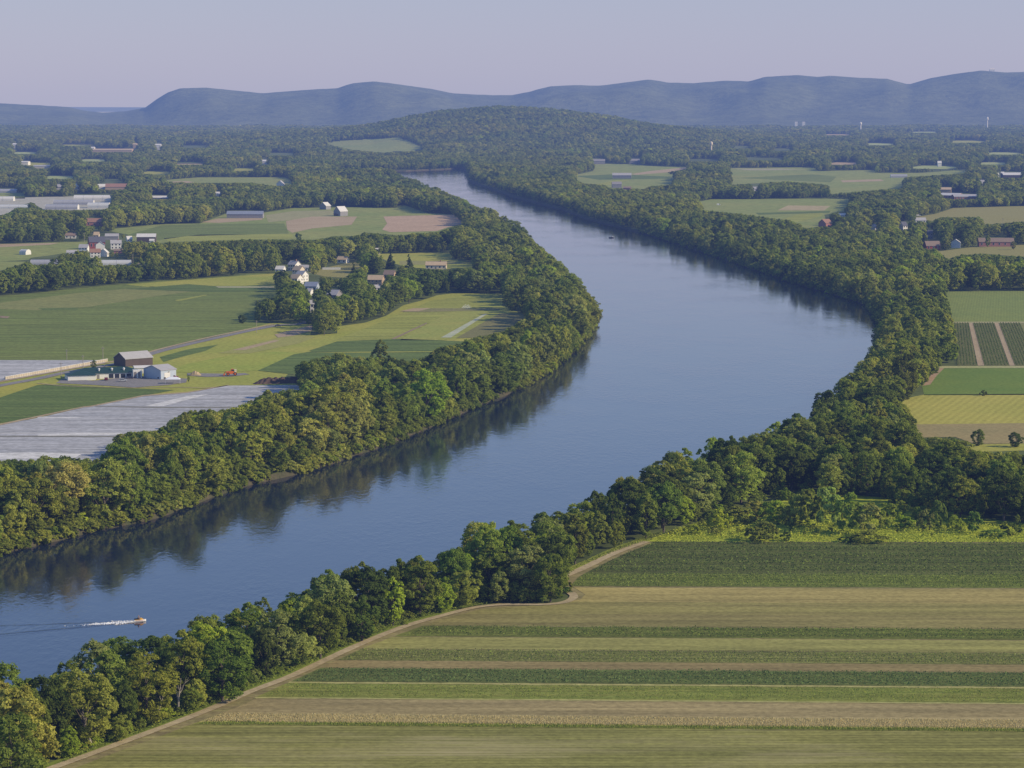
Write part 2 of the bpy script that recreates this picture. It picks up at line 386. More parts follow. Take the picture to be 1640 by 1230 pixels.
# roadside land
sheet('roadside_land', [(-200, 640), (0, 611), (110, 592), (172, 578), (190, 578), (256, 563), (430, 518), (470, 516), (500, 520), (497, 537), (540, 534), (540, 523), (584, 517), (618, 506), (646, 489), (673, 482), (700, 473), (724, 470), (810, 470), (801, 489), (803, 499), (844, 503), (840, 510), (810, 530), (762, 541), (741, 548), (697, 558), (690, 571), (653, 578), (627, 572), (598, 572), (569, 572), (540, 565), (496, 578), (480, 583), (458, 602), (462, 612), (487, 617), (475, 627), (451, 625), (427, 628), (405, 640), (378, 653), (305, 657), (253, 690), (186, 693), (178, 727), (150, 739), (100, 729), (60, 734), (0, 736), (-200, 760)], LIME, 0, opn=True)
sheet('crop_field', [(-200, 720), (0, 678), (60, 668), (135, 652), (230, 634), (280, 625), (200, 622), (95, 616), (60, 617), (0, 637), (-200, 675)], GRN2, 2)
sheet('crop_field', [(-200, 672), (0, 636), (60, 617), (90, 616), (30, 613), (0, 620), (-200, 655)], surf('mustard_grass', (0.366, 0.33, 0.055), (0.293, 0.299, 0.055), .02, .5), 1)
sheet('row_cover', [(-200, 725), (0, 681), (60, 670), (135, 653), (145, 652), (232, 635), (300, 630), (366, 618), (492, 617), (480, 640), (430, 668), (320, 700), (200, 745), (100, 775), (0, 790), (-200, 830)], NETC, 3)
sheet('row_cover_fold', [(232, 651), (300, 635), (334, 632), (300, 641), (262, 651)], NETW, 4)
sheet('row_cover_fold', [(60, 668), (135, 669), (110, 671), (60, 670)], NETW, 4)
sheet('row_cover_fold', [(60, 697), (120, 694), (195, 694), (195, 697), (60, 699)], NETW, 4)
sheet('row_cover_fold', [(-100, 728), (60, 725), (130, 728), (120, 734), (-100, 738)], NETW, 4)
for a, b, c in (((152, 651), (250, 653), (380, 653)), ((-100, 699), (60, 699.5), (200, 700))):
    sheet('cover_gap', [(a[0], a[1]), (b[0], b[1]-.8), (c[0], c[1]-.8), (c[0], c[1]+.8), (b[0], b[1]+1), (a[0], a[1]+.8)], NETG, 5)
sheet('dirt_strip', [(-100, 703), (0, 682), (134, 653.3), (146, 652.2), (232, 635), (300, 630), (366, 618), (366, 617), (300, 628.6), (230, 633.5), (146, 650.6), (134, 651.7), (0, 679.5), (-100, 700)], TANF, 5)
# strips right of the road
sheet('crop_field', [(256, 572), (300, 560), (350, 552), (330, 562), (290, 572), (262, 580)], GRN2, 2)
sheet('crop_field', [(268, 596), (300, 583), (370, 569), (440, 564), (500, 566), (480, 580), (420, 594), (300, 597)], surf('fresh_hay', (0.244, 0.309, 0.046), (0.317, 0.33, 0.055), .015, .4), 2)
sheet('crop_field', [(350, 566), (430, 545), (470, 534), (505, 540), (480, 550), (400, 566)], surf('thin_grass', (0.3, 0.3, 0.09), (0.305, 0.288, 0.074), .02, .4), 2)
sheet('dirt_strip', [(372, 561), (440, 545), (448, 546), (392, 561)], TANF, 3)
sheet('dirt_strip', [(440, 536), (500, 521), (499, 530), (470, 538), (445, 541)], surf('bare_corner', (0.37, 0.29, 0.19), (0.33, 0.25, 0.16), .05, .6), 3)
sheet('crop_field', [(413, 594), (470, 568), (500, 563), (560, 566), (540, 580), (470, 600), (440, 597)], GRN2, 3)
sheet('crop_field', [(495, 562), (540, 547), (640, 543), (700, 545), (760, 548), (745, 556), (700, 575), (600, 585), (540, 570)], GRN2, 2)
sheet('path', [(500, 565.2), (570, 564), (700, 563), (700, 564.2), (570, 565.6)], LIME, 4)
sheet('crop_field', [(535, 545), (600, 520), (690, 482), (760, 472), (808, 471), (803, 490), (830, 500), (800, 535), (700, 546), (590, 545)], YEL, 1)
sheet('crop_field', [(640, 545), (720, 500), (770, 500), (700, 545)], surf('young_crop', (0.268, 0.299, 0.064), (0.329, 0.319, 0.074), .03, .4), 2)
sheet('dirt_strip', [(627, 543), (683, 517), (684, 518.5), (632, 543.5)], BRN, 3)
sheet('plastic_strip', [(706, 541), (775, 503), (781, 503), (722, 541)], surf('plastic_mulch', (0.439, 0.433, 0.331), (0.366, 0.412, 0.258), .05, .3), 3)
sheet('bare_field', [(730, 542), (800, 502), (845, 503), (840, 511), (808, 531), (760, 541)], surf('brown_belt_shade', (0.22, 0.2, 0.08), (0.17, 0.17, 0.06), .03, .4), 3)  # brown ground, its dark tone painted as the tree belt's shadow
sheet('bare_field', [(645, 500), (665, 494), (730, 494), (800, 494), (800, 497), (670, 500)], surf('weed_belt', (0.2, 0.2, 0.07), (0.27, 0.24, 0.11), .05, .4), 3)
sheet('dirt_strip', [(640, 499), (662, 494), (690, 494), (670, 499)], TANF, 4)
# farmyard
sheet('farmyard', [(100, 607), (150, 610), (205, 604), (240, 603), (300, 607), (298, 613), (270, 617), (215, 621), (150, 617), (90, 614)], ASPH, 3)
sheet('farmyard', [(300, 598), (360, 599), (392, 598), (400, 600), (370, 603.5), (330, 604), (300, 602)], ASPH, 3)
ribbon('road', [(-260, 665), (-60, 630), (0, 618), (60, 607), (110, 596), (190, 582), (260, 562), (340, 543), (440, 522), (480, 519), (520, 506)], 6.5, ASPH, 4)
ribbon('road_shoulder', [(-60, 623), (0, 612), (110, 592), (190, 577.5), (260, 558.5), (340, 539.5), (438, 519.5)], 2.6, TANF, 4)
ribbon('path', [(60, 614.5), (110, 619), (200, 621.5), (290, 621), (330, 622), (365, 618)], 1.6, TANF, 5)
# upper left fields
sheet('crop_field', [(165, 368), (259, 359), (320, 358), (360, 343), (421, 341), (470, 333), (571, 332), (632, 333), (644, 327), (683, 341), (729, 344), (744, 359), (717, 366), (705, 371), (638, 377), (583, 372), (574, 378), (534, 378), (510, 384), (470, 384), (400, 384), (250, 389), (210, 386), (205, 376)], MIDG, 0, opn=True)
sheet('crop_field', [(205, 376), (259, 361), (320, 359), (455, 358), (463, 374), (300, 378), (250, 385)], GRN, 1)
sheet('dirt_strip', [(262, 382), (320, 376), (468, 375), (470, 382), (270, 387)], YEL, 1)
sheet('dirt_strip', [(322, 356), (350, 350), (420, 349), (420, 352), (350, 357)], TANF, 1)
sheet('bare_field', [(425, 345), (470, 338), (530, 337), (545, 345), (470, 352), (430, 356)], surf('weak_soil', (0.34, 0.3, 0.15), (0.28, 0.28, 0.12), .01, .2), 1)
sheet('bare_field', [(458, 354), (500, 347), (572, 347), (563, 360), (500, 366), (468, 373), (460, 368)], TANF, 2)
sheet('bare_field', [(614, 347), (640, 346), (728, 344), (743, 358), (718, 364), (700, 370), (625, 372), (612, 368), (620, 358)], surf('ploughed_soil', (0.46, 0.33, 0.215), (0.4, 0.285, 0.18), .02, .3), 2)
sheet('crop_field', [(-200, 400), (0, 391), (100, 388), (141, 387), (131, 402), (49, 413), (46, 416), (0, 419), (-200, 425)], MIDG, 0, opn=True)
sheet('dirt_strip', [(-200, 398), (0, 391), (95, 389), (80, 392), (0, 396), (-200, 404)], TANF, 1)
sheet('crop_field', [(-200, 422), (0, 419), (46, 419), (18, 428), (0, 434), (-200, 440)], MIDG, 0, opn=True)
sheet('crop_field', [(598, 407), (728, 404), (722, 416), (758, 421), (762, 429), (714, 432), (650, 428), (620, 418)], LIME, 0, opn=True)
sheet('dirt_strip', [(640, 418), (720, 418), (750, 422), (700, 424), (640, 424)], surf('rough_grass', (0.29, 0.27, 0.1), (0.26, 0.26, 0.08), .03, .3), 1)
sheet('lawn', [(492, 436), (555, 421), (592, 418), (575, 430), (556, 445), (520, 443)], OLV, 0, opn=True)
sheet('crop_field', [(244, 290), (317, 284), (457, 284), (476, 295), (439, 298), (405, 293), (305, 293)], MIDG, 0, opn=True)
sheet('dirt_strip', [(270, 291), (300, 290), (312, 292), (285, 294)], TANF, 1)
sheet('crop_field', [(-200, 309), (0, 308), (40, 309), (40, 318), (0, 318), (-200, 320)], MIDG, 0, opn=True)
sheet('nursery_yard', [(-150, 318), (0, 317), (182, 313), (178, 335), (118, 337), (70, 336), (50, 324), (30, 330), (15, 342), (0, 345), (-150, 348)], surf('pale_gravel', (0.42, 0.4, 0.34), (0.36, 0.35, 0.27), .02, .2), 0, opn=True)
# right bank upper fields
sheet('crop_field', [(918, 281), (950, 274), (950, 262), (972, 261), (1033, 265), (1103, 268), (1103, 271), (1069, 277), (1084, 280), (1078, 296), (1039, 299), (1033, 303), (1014, 302), (978, 302), (966, 296), (935, 294), (920, 287)], MIDG, 0, opn=True)
sheet('dirt_strip', [(1010, 279), (1040, 274), (1100, 268), (1103, 270), (1070, 276), (1020, 280)], TANF, 1)
sheet('dirt_strip', [(950, 296), (985, 289), (1010, 288), (975, 297)], YEL, 1)
sheet('crop_field', [(920, 282), (985, 279), (1075, 283), (1070, 286), (960, 288)], GRN2, 1)
sheet('crop_field', [(1167, 269), (1302, 268), (1311, 274), (1399, 272), (1405, 277), (1475, 277), (1552, 271), (1548, 278), (1450, 284), (1448, 302), (1399, 305), (1329, 311), (1323, 296), (1262, 291), (1170, 296)], MIDG, 0, opn=True)
sheet('dirt_strip', [(1346, 289), (1410, 287), (1416, 290), (1350, 292)], TANF, 1)
sheet('dirt_strip', [(1170, 270), (1250, 270), (1290, 272), (1200, 273)], surf('pale_rows', (0.36, 0.33, 0.2), (0.29, 0.29, 0.14), .02, .2), 1)
sheet('crop_field', [(1180, 285), (1300, 279), (1340, 283), (1330, 292), (1265, 289)], GRN, 1)
sheet('crop_field', [(1118, 323), (1140, 319), (1323, 318), (1366, 319), (1353, 338), (1320, 344), (1323, 352), (1317, 362), (1289, 366), (1268, 354), (1213, 347), (1170, 341), (1118, 336)], MIDG, 0, opn=True)
sheet('bare_field', [(1245, 337), (1262, 329), (1330, 330), (1320, 337)], surf('tan_plot', (0.42, 0.34, 0.18), (0.36, 0.3, 0.15), .02, .2), 1)
sheet('dirt_strip', [(1250, 352), (1280, 343), (1318, 341), (1316, 346), (1285, 354), (1270, 357)], YEL, 1)
sheet('crop_field', [(1210, 341), (1330, 338), (1328, 341), (1215, 344)], GRN2, 2)
sheet('crop_field', [(1527, 333), (1640, 330), (1800, 328), (1800, 352), (1640, 355), (1576, 360), (1567, 348), (1506, 348), (1494, 354), (1460, 349), (1500, 342)], OLV, 0, opn=True)
sheet('crop_field', [(1500, 403), (1555, 396), (1640, 392), (1800, 390), (1800, 412), (1640, 412), (1573, 406), (1536, 410), (1518, 415)], OLV, 0, opn=True)
sheet('crop_field', [(1512, 467), (1640, 466), (1800, 466), (1800, 516.5), (1640, 516.5), (1527, 517), (1520, 490)], surf('bean_field', (0.195, 0.242, 0.06), (0.232, 0.268, 0.064), .02, .4, rows=(R(80), 2, .12)), 0, opn=True)
sheet('crop_field', [(1527, 517), (1640, 516), (1800, 516), (1800, 588), (1535, 588)], surf('row_soil', (0.207, 0.206, 0.06), (0.22, 0.22, 0.09), .04, .5), 0, opn=True)
sheet('dirt_strip', [(1524, 515.5), (1800, 515), (1800, 517.5), (1524, 518)], surf('pale_headland', (0.36, 0.32, 0.17), (0.32, 0.3, 0.13), .04, .5), 2)
sheet('dirt_strip', [(1500, 586.5), (1800, 586), (1800, 589), (1500, 590)], surf('headland', (0.4, 0.37, 0.18), (0.34, 0.34, 0.13), .04, .5), 2)
sheet('crop_field', [(1507, 588), (1800, 588), (1800, 632), (1480, 633), (1476, 616)], surf('lush_crop', (0.128, 0.196, 0.032), (0.171, 0.227, 0.037), .03, .5), 0, opn=True)
sheet('bare_field', [(1478, 618), (1494, 597), (1508, 588), (1514, 588), (1500, 602), (1490, 616)], surf('reddish_dirt', (0.4, 0.26, 0.15), (0.33, 0.25, 0.14), .05, .5), 1)
sheet('hay_field', [(1438, 641), (1480, 632), (1800, 630), (1800, 676), (1480, 681), (1462, 679), (1452, 655)], surf('hay', (0.366, 0.35, 0.069), (0.439, 0.391, 0.083), .02, .5, rows=(R(72), 4, .14)), 0, opn=True)
sheet('bare_field', [(1456, 680), (1800, 676), (1800, 709), (1560, 711), (1530, 700), (1470, 701)], surf('mown_stubble', (0.33, 0.26, 0.11), (0.28, 0.235, 0.1), .03, .6), 1, opn=True)
sheet('lawn', [(1540, 712), (1800, 708), (1800, 716), (1600, 723), (1546, 724)], LIME, 0, opn=True)
FARF = surf('far_meadow', (.30, .36, .12), (.36, .38, .16), .006, .1)
for k_, (cx, cy, cw, chh) in enumerate(((1125, 257, 70, 1.8), (1225, 255, 80, 2), (1352, 262, 60, 1.8), (1495, 268, 90, 2.2), (60, 263, 56, 2.2), (150, 257, 60, 1.8), (305, 262, 64, 2), (452, 247, 60, 1.8), (250, 277, 60, 2.2), (95, 284, 60, 2.2), (1252, 240, 56, 1.4), (1405, 231, 70, 1.4), (1548, 227, 80, 1.5), (1606, 246, 70, 1.8), (1185, 236, 50, 1.4), (310, 235, 64, 1.4), (120, 232, 70, 1.4), (1480, 212, 60, 1), (1340, 216, 60, 1), (40, 245, 60, 1.6), (390, 272, 50, 1.8), (1590, 262, 60, 2))):
    chh *= 2.1
    sheet('far_field', [(cx - cw/2, cy + chh*.2), (cx - cw*.2, cy - chh*.6), (cx + cw*.3, cy - chh*.5), (cx + cw/2, cy + chh*.1), (cx + cw*.25, cy + chh*.6), (cx - cw*.3, cy + chh*.5)], (LIME, FARF, TANF, FARF)[k_ % 4], 0, opn=True)
# hillside clearing
def hill_at(px, py):
    lo, hi = 6000.0, 12400.0
    y = 6000.0
    while y < 12400:
        p = proj((px - 820) / F * (y * CT + 60), y, LAND + .6 + hill((px - 820) / F * (y * CT + 60), y))
        if p[1] <= py: break
        y += 25
    x = (px - 820) / F * (y * CT + 60); return (x, y, LAND + 1.4 + hill(x, y))
CLR = [(520, 230), (545, 226), (600, 223), (640, 221), (668, 232), (680, 241), (650, 243), (610, 245), (560, 240)]; OPEN.append(CLR)
gx, gy = np.linspace(518, 682, 42), np.linspace(221, 245, 13)
cv = [hill_at(x, y) for y in gy for x in gx]; cf = []
def inside(px, py, P):
    r = False
    for i in range(len(P)):
        (x1, y1), (x2, y2) = P[i], P[i-1]
        if (y1 > py) != (y2 > py) and px < (x2 - x1) * (py - y1) / (y2 - y1) + x1: r = not r
    return r
for j in range(12):
    for i in range(41):
        if inside((gx[i] + gx[i+1]) / 2, (gy[j] + gy[j+1]) / 2, CLR): k = j * 42 + i; cf.append((k + 42, k + 43, k + 1, k))
obj('hillside_field', cv, cf, MIDG)['kind'] = 'structure'
# --- near right farmland
TXY = [(850, 1078), (868, 1040), (885, 998), (908, 948), (925, 918), (938, 906), (953, 930), (962, 920), (968, 875), (975, 768), (990, 706), (1005, 662), (1038, 574), (1080, 484), (1105, 428), (1130, 374), (1150, 322), (1180, 242), (1205, 172), (1230, 108), (1290, -40)]
def tx(y): return float(np.interp(y, [a for a, b in TXY], [b for a, b in TXY]))
def tilt(x, y): return y + (x - 900) * (.003 + max(0, y - 866) / 264 * .005)
def band(y0, y1, off=6, x1=1840):
    ys = np.linspace(y0, y1, 7)
    L = []
    for y in ys:
        x = tx(y) + off
        for _ in range(3): x = tx(tilt(x, y)) + off
        L.append((x, tilt(x, y)))
    wob = lambda x, y: y + .75 * noise.noise((x / 23, y * 3.1, 0)) + .45 * noise.noise((x / 5, y * 3.1, 4))
    xs0 = np.linspace(L[0][0], x1, 90)[1:]; xs1 = np.linspace(L[-1][0], x1, 90)[1:]
    L = [(x + 3 * noise.noise((y / 2.5, 9, y0)), y) for x, y in L]
    return [(x, wob(x, tilt(x, y0))) for x in xs0[::-1]] + L + [(x, wob(x, tilt(x, y1))) for x in xs1]
NEAR = [(40, 1262), (98, 1224), (150, 1205), (220, 1179), (300, 1149), (350, 1129), (400, 1106), (470, 1079), (560, 1037), (640, 1004), (700, 986), (760, 971), (800, 966), (870, 967), (908, 963), (922, 952), (905, 938), (882, 933), (930, 908), (980, 884), (1030, 867), (1075, 852), (1100, 842), (1150, 836), (1250, 840), (1450, 838), (1560, 846), (1640, 849), (1840, 851), (1840, 1320), (40, 1320)]
NFT = surf('field_soil', (0.3, 0.255, 0.105), (0.265, 0.24, 0.095), .02, .6, streak=0, c3=(0.215, 0.17, 0.085))
sheet('farmland', NEAR, NFT, 0, opn=True)
def worn(*a, **k):
    m = surf(*a, **k); g = G(m); b = g.n['Principled BSDF']; old = b.inputs['Base Color'].links[0].from_socket
    tc = g.add('ShaderNodeTexCoord').outputs['Object']
    p_ = g.ramp(g.noise(g.mapping(tc, R(6), (.012, .030, 1)), 1, 5, .62), .50, .68)
    st = g.ramp(g.noise(g.mapping(tc, 0, (.02, 1.3, 1)), 1, 3, .6), .35, .6)
    g.link(g.mix(g.math('MULTIPLY', g.math('MULTIPLY', p_, st), .85), old, (.40, .34, .17)), b.inputs['Base Color']); return m
STW = [
 (868, 919, surf('bed_soil', (0.131, 0.149, 0.042), (0.151, 0.169, 0.045), .05, .6, streak=0), 1),
 (919, 939, surf('leafy_bed', (0.181, 0.215, 0.048), (0.212, 0.237, 0.051), .05, .6, streak=0), 1),
 (941, 964, surf('tan_stubble', (0.383, 0.313, 0.112), (0.348, 0.292, 0.101), .03, .6, streak=0, c3=(0.306, 0.252, 0.089)), 1),
 (964, 984, surf('olive_stubble', (0.289, 0.260, 0.082), (0.259, 0.240, 0.073), .03, .6, streak=0, c3=(0.239, 0.203, 0.073)), 1),
 (984, 1003, surf('brown_stubble_rows', (0.268, 0.231, 0.082), (0.252, 0.231, 0.073), .03, .6, streak=0, c3=(0.218, 0.183, 0.069)), 1),
 (1004, 1021, surf('vine_bed', (0.167, 0.190, 0.042), (0.201, 0.215, 0.048), .06, .6, streak=0), 1),
 (1022, 1041, surf('weed_fallow', (0.298, 0.281, 0.086), (0.277, 0.272, 0.079), .03, .6, streak=0, c3=(0.256, 0.244, 0.077)), 1),
 (1042, 1060, surf('grey_crop_bed', (0.212, 0.220, 0.065), (0.242, 0.246, 0.069), .05, .6, streak=0), 1),
 (1061, 1072, surf('bare_furrow', (0.294, 0.227, 0.098), (0.268, 0.215, 0.089), .04, .6, streak=0, c3=(0.248, 0.200, 0.082)), 1),
 (1073, 1095, surf('broad_leaf_bed', (0.155, 0.182, 0.051), (0.177, 0.203, 0.054), .05, .6, streak=0), 1),
 (1095.5, 1098, surf('dry_path', (0.383, 0.347, 0.128), (0.340, 0.322, 0.109), .06, .6), 2),
 (1098, 1121, surf('low_crop_bed', (0.212, 0.233, 0.051), (0.274, 0.262, 0.063), .03, .6, streak=0, c3=(0.171, 0.211, 0.042)), 1),
 (1121, 1123, surf('dry_path_edge', (0.383, 0.347, 0.134), (0.340, 0.322, 0.109), .06, .6), 2),
 (1123, 1148, surf('bare_soil', (0.340, 0.276, 0.131), (0.319, 0.256, 0.118), .02, .5, streak=0, c3=(0.289, 0.231, 0.101)), 1),
 (1148, 1162, surf('straw_bed', (0.432, 0.370, 0.122), (0.383, 0.342, 0.105), .05, .6), 1),
 (1162, 1166, surf('grass_edge', (0.232, 0.227, 0.051), (0.201, 0.203, 0.045), .06, .6), 2),
 (1166, 1300, worn('stubble_rows', (0.269, 0.256, 0.072), (0.253, 0.252, 0.067), .012, .6, rows=(0, 2.6, .22), streak=0, c3=(0.227, 0.214, 0.062)), 1),
]
for y0, y1, m, lay in STW: sheet('crop_strip', band(y0, y1, 8 if y0 < 1123 else 14), m, lay)
sheet('meadow', [(1030, 867), (1075, 852), (1100, 842), (1150, 830), (1250, 800), (1330, 790), (1450, 800), (1560, 830), (1640, 838), (1840, 840), (1840, 869), (1040, 868)], surf('lush_meadow', (.42, .45, .04), (.32, .37, .04), .05, .6), 2)
ribbon('dirt_track', [(20, 1255), (98, 1226), (150, 1207), (220, 1181), (300, 1151), (350, 1131), (400, 1109), (470, 1082), (560, 1040), (640, 1007), (700, 989), (760, 974), (810, 969), (870, 969), (905, 965), (919, 957), (914, 950)], 2.7, TRACK, 4)
ribbon('dirt_track', [(882, 931), (905, 923), (940, 908), (985, 886), (1035, 868)], 3.2, TRACK, 4)
ribbon('grass_verge', [(60, 1236), (146, 1204), (216, 1178), (296, 1148), (346, 1127), (396, 1104), (466, 1077), (556, 1035), (636, 1002), (696, 984), (756, 968), (800, 963)], 4.2, VERGE, 3)
ribbon('grass_verge', [(882, 926), (935, 905), (985, 882), (1035, 864)], 5, surf('verge_green', (0.268, 0.288, 0.046), (0.207, 0.237, 0.037), .08, .8), 3)
print('fields done')
# ------------------------------------------------------------------ buildings
GLASS = mat('window_glass', (.03, .035, .045), .12, .5)
TRIM = painted('white_trim', (.78, .76, .72), .5, .08)
DOORM = painted('door_paint', (.22, .20, .19), .5, .1)
W_WHITE = painted('white_boards', (.80, .77, .71), .6, .10, .5, .4)
W_CREAM = painted('cream_boards', (.70, .60, .45), .6, .12, .5, .4)
W_TAN = painted('tan_boards', (.52, .38, .24), .6, .14, .5, .4)
W_RED = painted('red_boards', (.33, .075, .055), .7, .2, .5, .5)
W_PINK = painted('faded_red_boards', (.44, .20, .17), .7, .2, .5, .5)
W_GREY = painted('grey_boards', (.30, .29, .30), .7, .2, .5, .5)
W_DARK = painted('dark_barn_boards', (.115, .085, .075), .85, .25, .4, .8)
W_BLUE = painted('blue_grey_metal', (.46, .52, .60), .45, .1, .4, .6)
W_PALEMETAL = painted('pale_metal', (.74, .72, .68), .45, .1, .4, .6)
W_BRICK = painted('brick', (.34, .17, .12), .8, .2, 1.2)
R_GREY = painted('grey_shingle', (.27, .255, .25), .8, .2, .5)
R_LGREY = painted('light_metal_roof', (.46, .44, .43), .45, .15, .3, .7)
R_WHITE = painted('white_metal_roof', (.72, .69, .64), .45, .12, .3, .7)
R_GREEN = painted('green_metal_roof', (.025, .062, .046), .5, .2, .3, .6)
R_RUST = painted('rusty_roof', (.36, .20, .13), .7, .25, .5, .6)
R_BROWN = painted('brown_shingle', (.26, .19, .14), .8, .2, .5)
R_TAN = painted('tan_shingle', (.50, .38, .24), .8, .2, .5)
R_DARK = painted('dark_shingle', (.11, .11, .13), .8, .2, .5)
R_BLUE = painted('blue_grey_roof', (.24, .27, .34), .6, .2, .5)
HOOP = painted('greenhouse_film', (.60, .60, .58), .35, .10, .3, 1.2)
HOOPG = painted('grey_greenhouse_film', (.40, .40, .42), .4, .14, .3, 1.2)
RECTS = []
def claim(o_loc, rz, w, d, h, pad=1.0):
    c_, s_ = math.cos(rz), math.sin(rz); P = []
    for a in (-w/2, w/2):
        for b in (-d/2, d/2):
            for z in (0, h):
                P.append(proj(o_loc.x + a*c_ - b*s_, o_loc.y + a*s_ + b*c_, o_loc.z + z))
    xs = [p[0] for p in P]; ys = [p[1] for p in P]
    RECTS.append((min(xs) - pad, min(ys) - pad, max(xs) + pad, max(ys) - (.36 if 400 < max(ys) < 482 and max(xs) < 900 else .15) * (max(ys) - min(ys))))
def gable(name, label, px, py, wpx, wall=3.0, roof=2.2, d=None, rz=0, wm=None, rm=None, nwin=0, rows=1, door=False, chim=False, endwin=0, cat='house', overhang=.4, big=False, clear=True, group=None):
    """gabled building; centre of the footprint's near side at pixel (px, py), ridge along local x, wpx pixels wide"""
    k = mpp(py); w_ = wpx * k; d = d or w_ * .7; p = at(px, py); rz = R(rz)
    c0 = Vector((p.x - math.sin(rz) * d / 2, p.y + math.cos(rz) * d / 2, LAND))
    t = thing(name, label, cat, c0, rz, group)
    if clear: claim(c0, rz, w_, d, wall + roof)
    MB().prism([(-d/2, -.3), (d/2, -.3), (d/2, wall), (0, wall + roof), (-d/2, wall)], -w_/2, w_/2).build('wall', wm or W_WHITE, t)
    o, q, th = overhang, roof / (d / 2), .22
    prof = [(-d/2 - o, wall - o*q), (0, wall + roof), (d/2 + o, wall - o*q), (d/2 + o, wall - o*q + th), (0, wall + roof + th + .05), (-d/2 - o, wall - o*q + th)]
    prof = [(u, z + .03) for u, z in prof]
    rf = MB().prism(prof, -w_/2 - o, w_/2 + o).build('roof', rm or R_GREY, t)
    if chim: MB().box(w_*.18, w_*.18 + .9, -.45, .45, wall + roof*.6, wall + roof + 1.4).build('chimney', W_BRICK, rf)
    fh = wall / rows
    for r in range(rows):
        for i in range(nwin):
            x = -w_/2 + w_ * (i + .5) / nwin
            if door and r == 0 and i == nwin // 2: continue
            ww = min(1.3, w_ / nwin * .45); z0 = fh * r + fh * .36; z1 = fh * r + fh * .82
            f_ = MB().box(x - ww/2 - .12, x + ww/2 + .12, -d/2 - .05, -d/2 + .1, z0 - .12, z1 + .12).build('window', TRIM, t)
            MB().box(x - ww/2, x + ww/2, -d/2 - .09, -d/2 - .055, z0, z1).build('pane', GLASS, f_)
        for e in range(endwin):
            y = -d/2 + d * (e + .5) / endwin; ww = 1.0; z0 = fh * r + fh * .36; z1 = fh * r + fh * .82
            for sx in (-1, 1):
                a, b = sorted((sx * (w_/2 - .1), sx * (w_/2 + .05)))
                f_ = MB().box(a, b, y - ww/2 - .12, y + ww/2 + .12, z0 - .12, z1 + .12).build('window', TRIM, t)
                a, b = sorted((sx * (w_/2 + .055), sx * (w_/2 + .09)))
                MB().box(a, b, y - ww/2, y + ww/2, z0, z1).build('pane', GLASS, f_)
    if door:
        i = nwin // 2; x = (-w_/2 + w_ * (i + .5) / nwin) if nwin else 0
        if big: MB().box(x - 2, x + 2, -d/2 - .08, -d/2 + .1, 0, min(wall * .85, 4)).build('door', DOORM, t)
        else: MB().box(x - .55, x + .55, -d/2 - .08, -d/2 + .1, 0, 2.1).build('door', DOORM, t)
    return t
def hoop(label, px, py, wpx, d=9.0, h=4.2, rz=0, m=None, group=None, clear=True):
    """long greenhouse with a rounded film roof, length along local x"""
    k = mpp(py); w_ = wpx * k; p = at(px, py); rz = R(rz)
    c0 = Vector((p.x - math.sin(rz) * d / 2, p.y + math.cos(rz) * d / 2, LAND))
    t = thing('greenhouse', label, 'greenhouse', c0, rz, group)
    if clear: claim(c0, rz, w_, d, h)
    prof = [(-d/2, 0)] + [(-d/2 * math.cos(a), h * .4 + h * .6 * math.sin(a)) for a in np.linspace(0, math.pi, 11)] + [(d/2, 0)]
    MB().prism(prof, -w_/2 + .1, w_/2 - .1).build('cover', m or HOOP, t)
    for s in (-1, 1):
        a, b = sorted((s * (w_/2 - .08), s * (w_/2 + .12)))
        MB().prism([(u * 1.01, z * 1.01) for u, z in prof], a, b).build('end_wall', W_PALEMETAL, t)
    n_ = max(2, int(w_ / 12)); rb = MB()
    for i in range(1, n_): rb.prism([(u * 1.012, z * 1.012) for u, z in prof], -w_/2 + w_*i/n_ - .12, -w_/2 + w_*i/n_ + .12)
    rb.build('frame', HOOPG, t)
    return t
# --- farmstead at the left
dk = gable('barn', 'long dark brown barn with grey metal roof beside the farm road', 223, 586, 52, wall=4.4, roof=3.2, d=12, rz=41, wm=W_DARK, rm=R_LGREY, cat='barn')
shed = gable('shed', 'pale blue-grey metal shed with white sunlit side beside the parking yard', 270, 607, 32, wall=5.0, roof=2.2, d=14.5, rz=47, wm=W_BLUE, rm=R_LGREY, cat='shed', nwin=1, door=False)
MB().box(-shed.dimensions.x if False else -3, 1, -7.25 - .1, -7.2, 0, 3.6).build('door', W_PALEMETAL, shed)
ls = gable('shed', 'low white lean-to shed between dark barn and blue-grey shed', 232, 598, 32, wall=3.0, roof=.9, d=7, rz=16, wm=W_PALEMETAL, rm=R_WHITE, cat='shed')
# green-roofed farm stand: two hipped blocks and a glazed front
def hip(t, x0, x1, y0, y1, wall, rise, wm, rm, o=.6):
    MB().box(x0, x1, y0, y1, -.3, wall).build('wall', wm, t)
    m = MB(); k = (y1 - y0) / 2 * .95; z = wall + .02
    m.v = [(x0-o, y0-o, z), (x1+o, y0-o, z), (x1+o, y1+o, z), (x0-o, y1+o, z), (x0+k, (y0+y1)/2, z+rise), (x1-k, (y0+y1)/2, z+rise)]
    m.f = [(0, 3, 2, 1), (0, 1, 5, 4), (1, 2, 5), (2, 3, 4, 5), (3, 0, 4)]
    return m.build('roof', rm, t)
c0 = at(168, 606); fs = thing('farm_stand', 'low farm stand with dark green roof and white glazed front beside the car park', 'farm stand', c0, R(17))
claim(c0, R(17), 42, 16, 6)
hip(fs, -17, 20, -2, 13, 3.0, 2.6, W_WHITE, R_GREEN)
hip(fs, -21, -6, -7.5, 5, 2.7, 1.8, W_WHITE, R_GREEN)
for i in range(5): MB().box(2 + i*3.2, 4.4 + i*3.2, -2.15, -2.0, .3, 2.5).build('window', GLASS, fs)
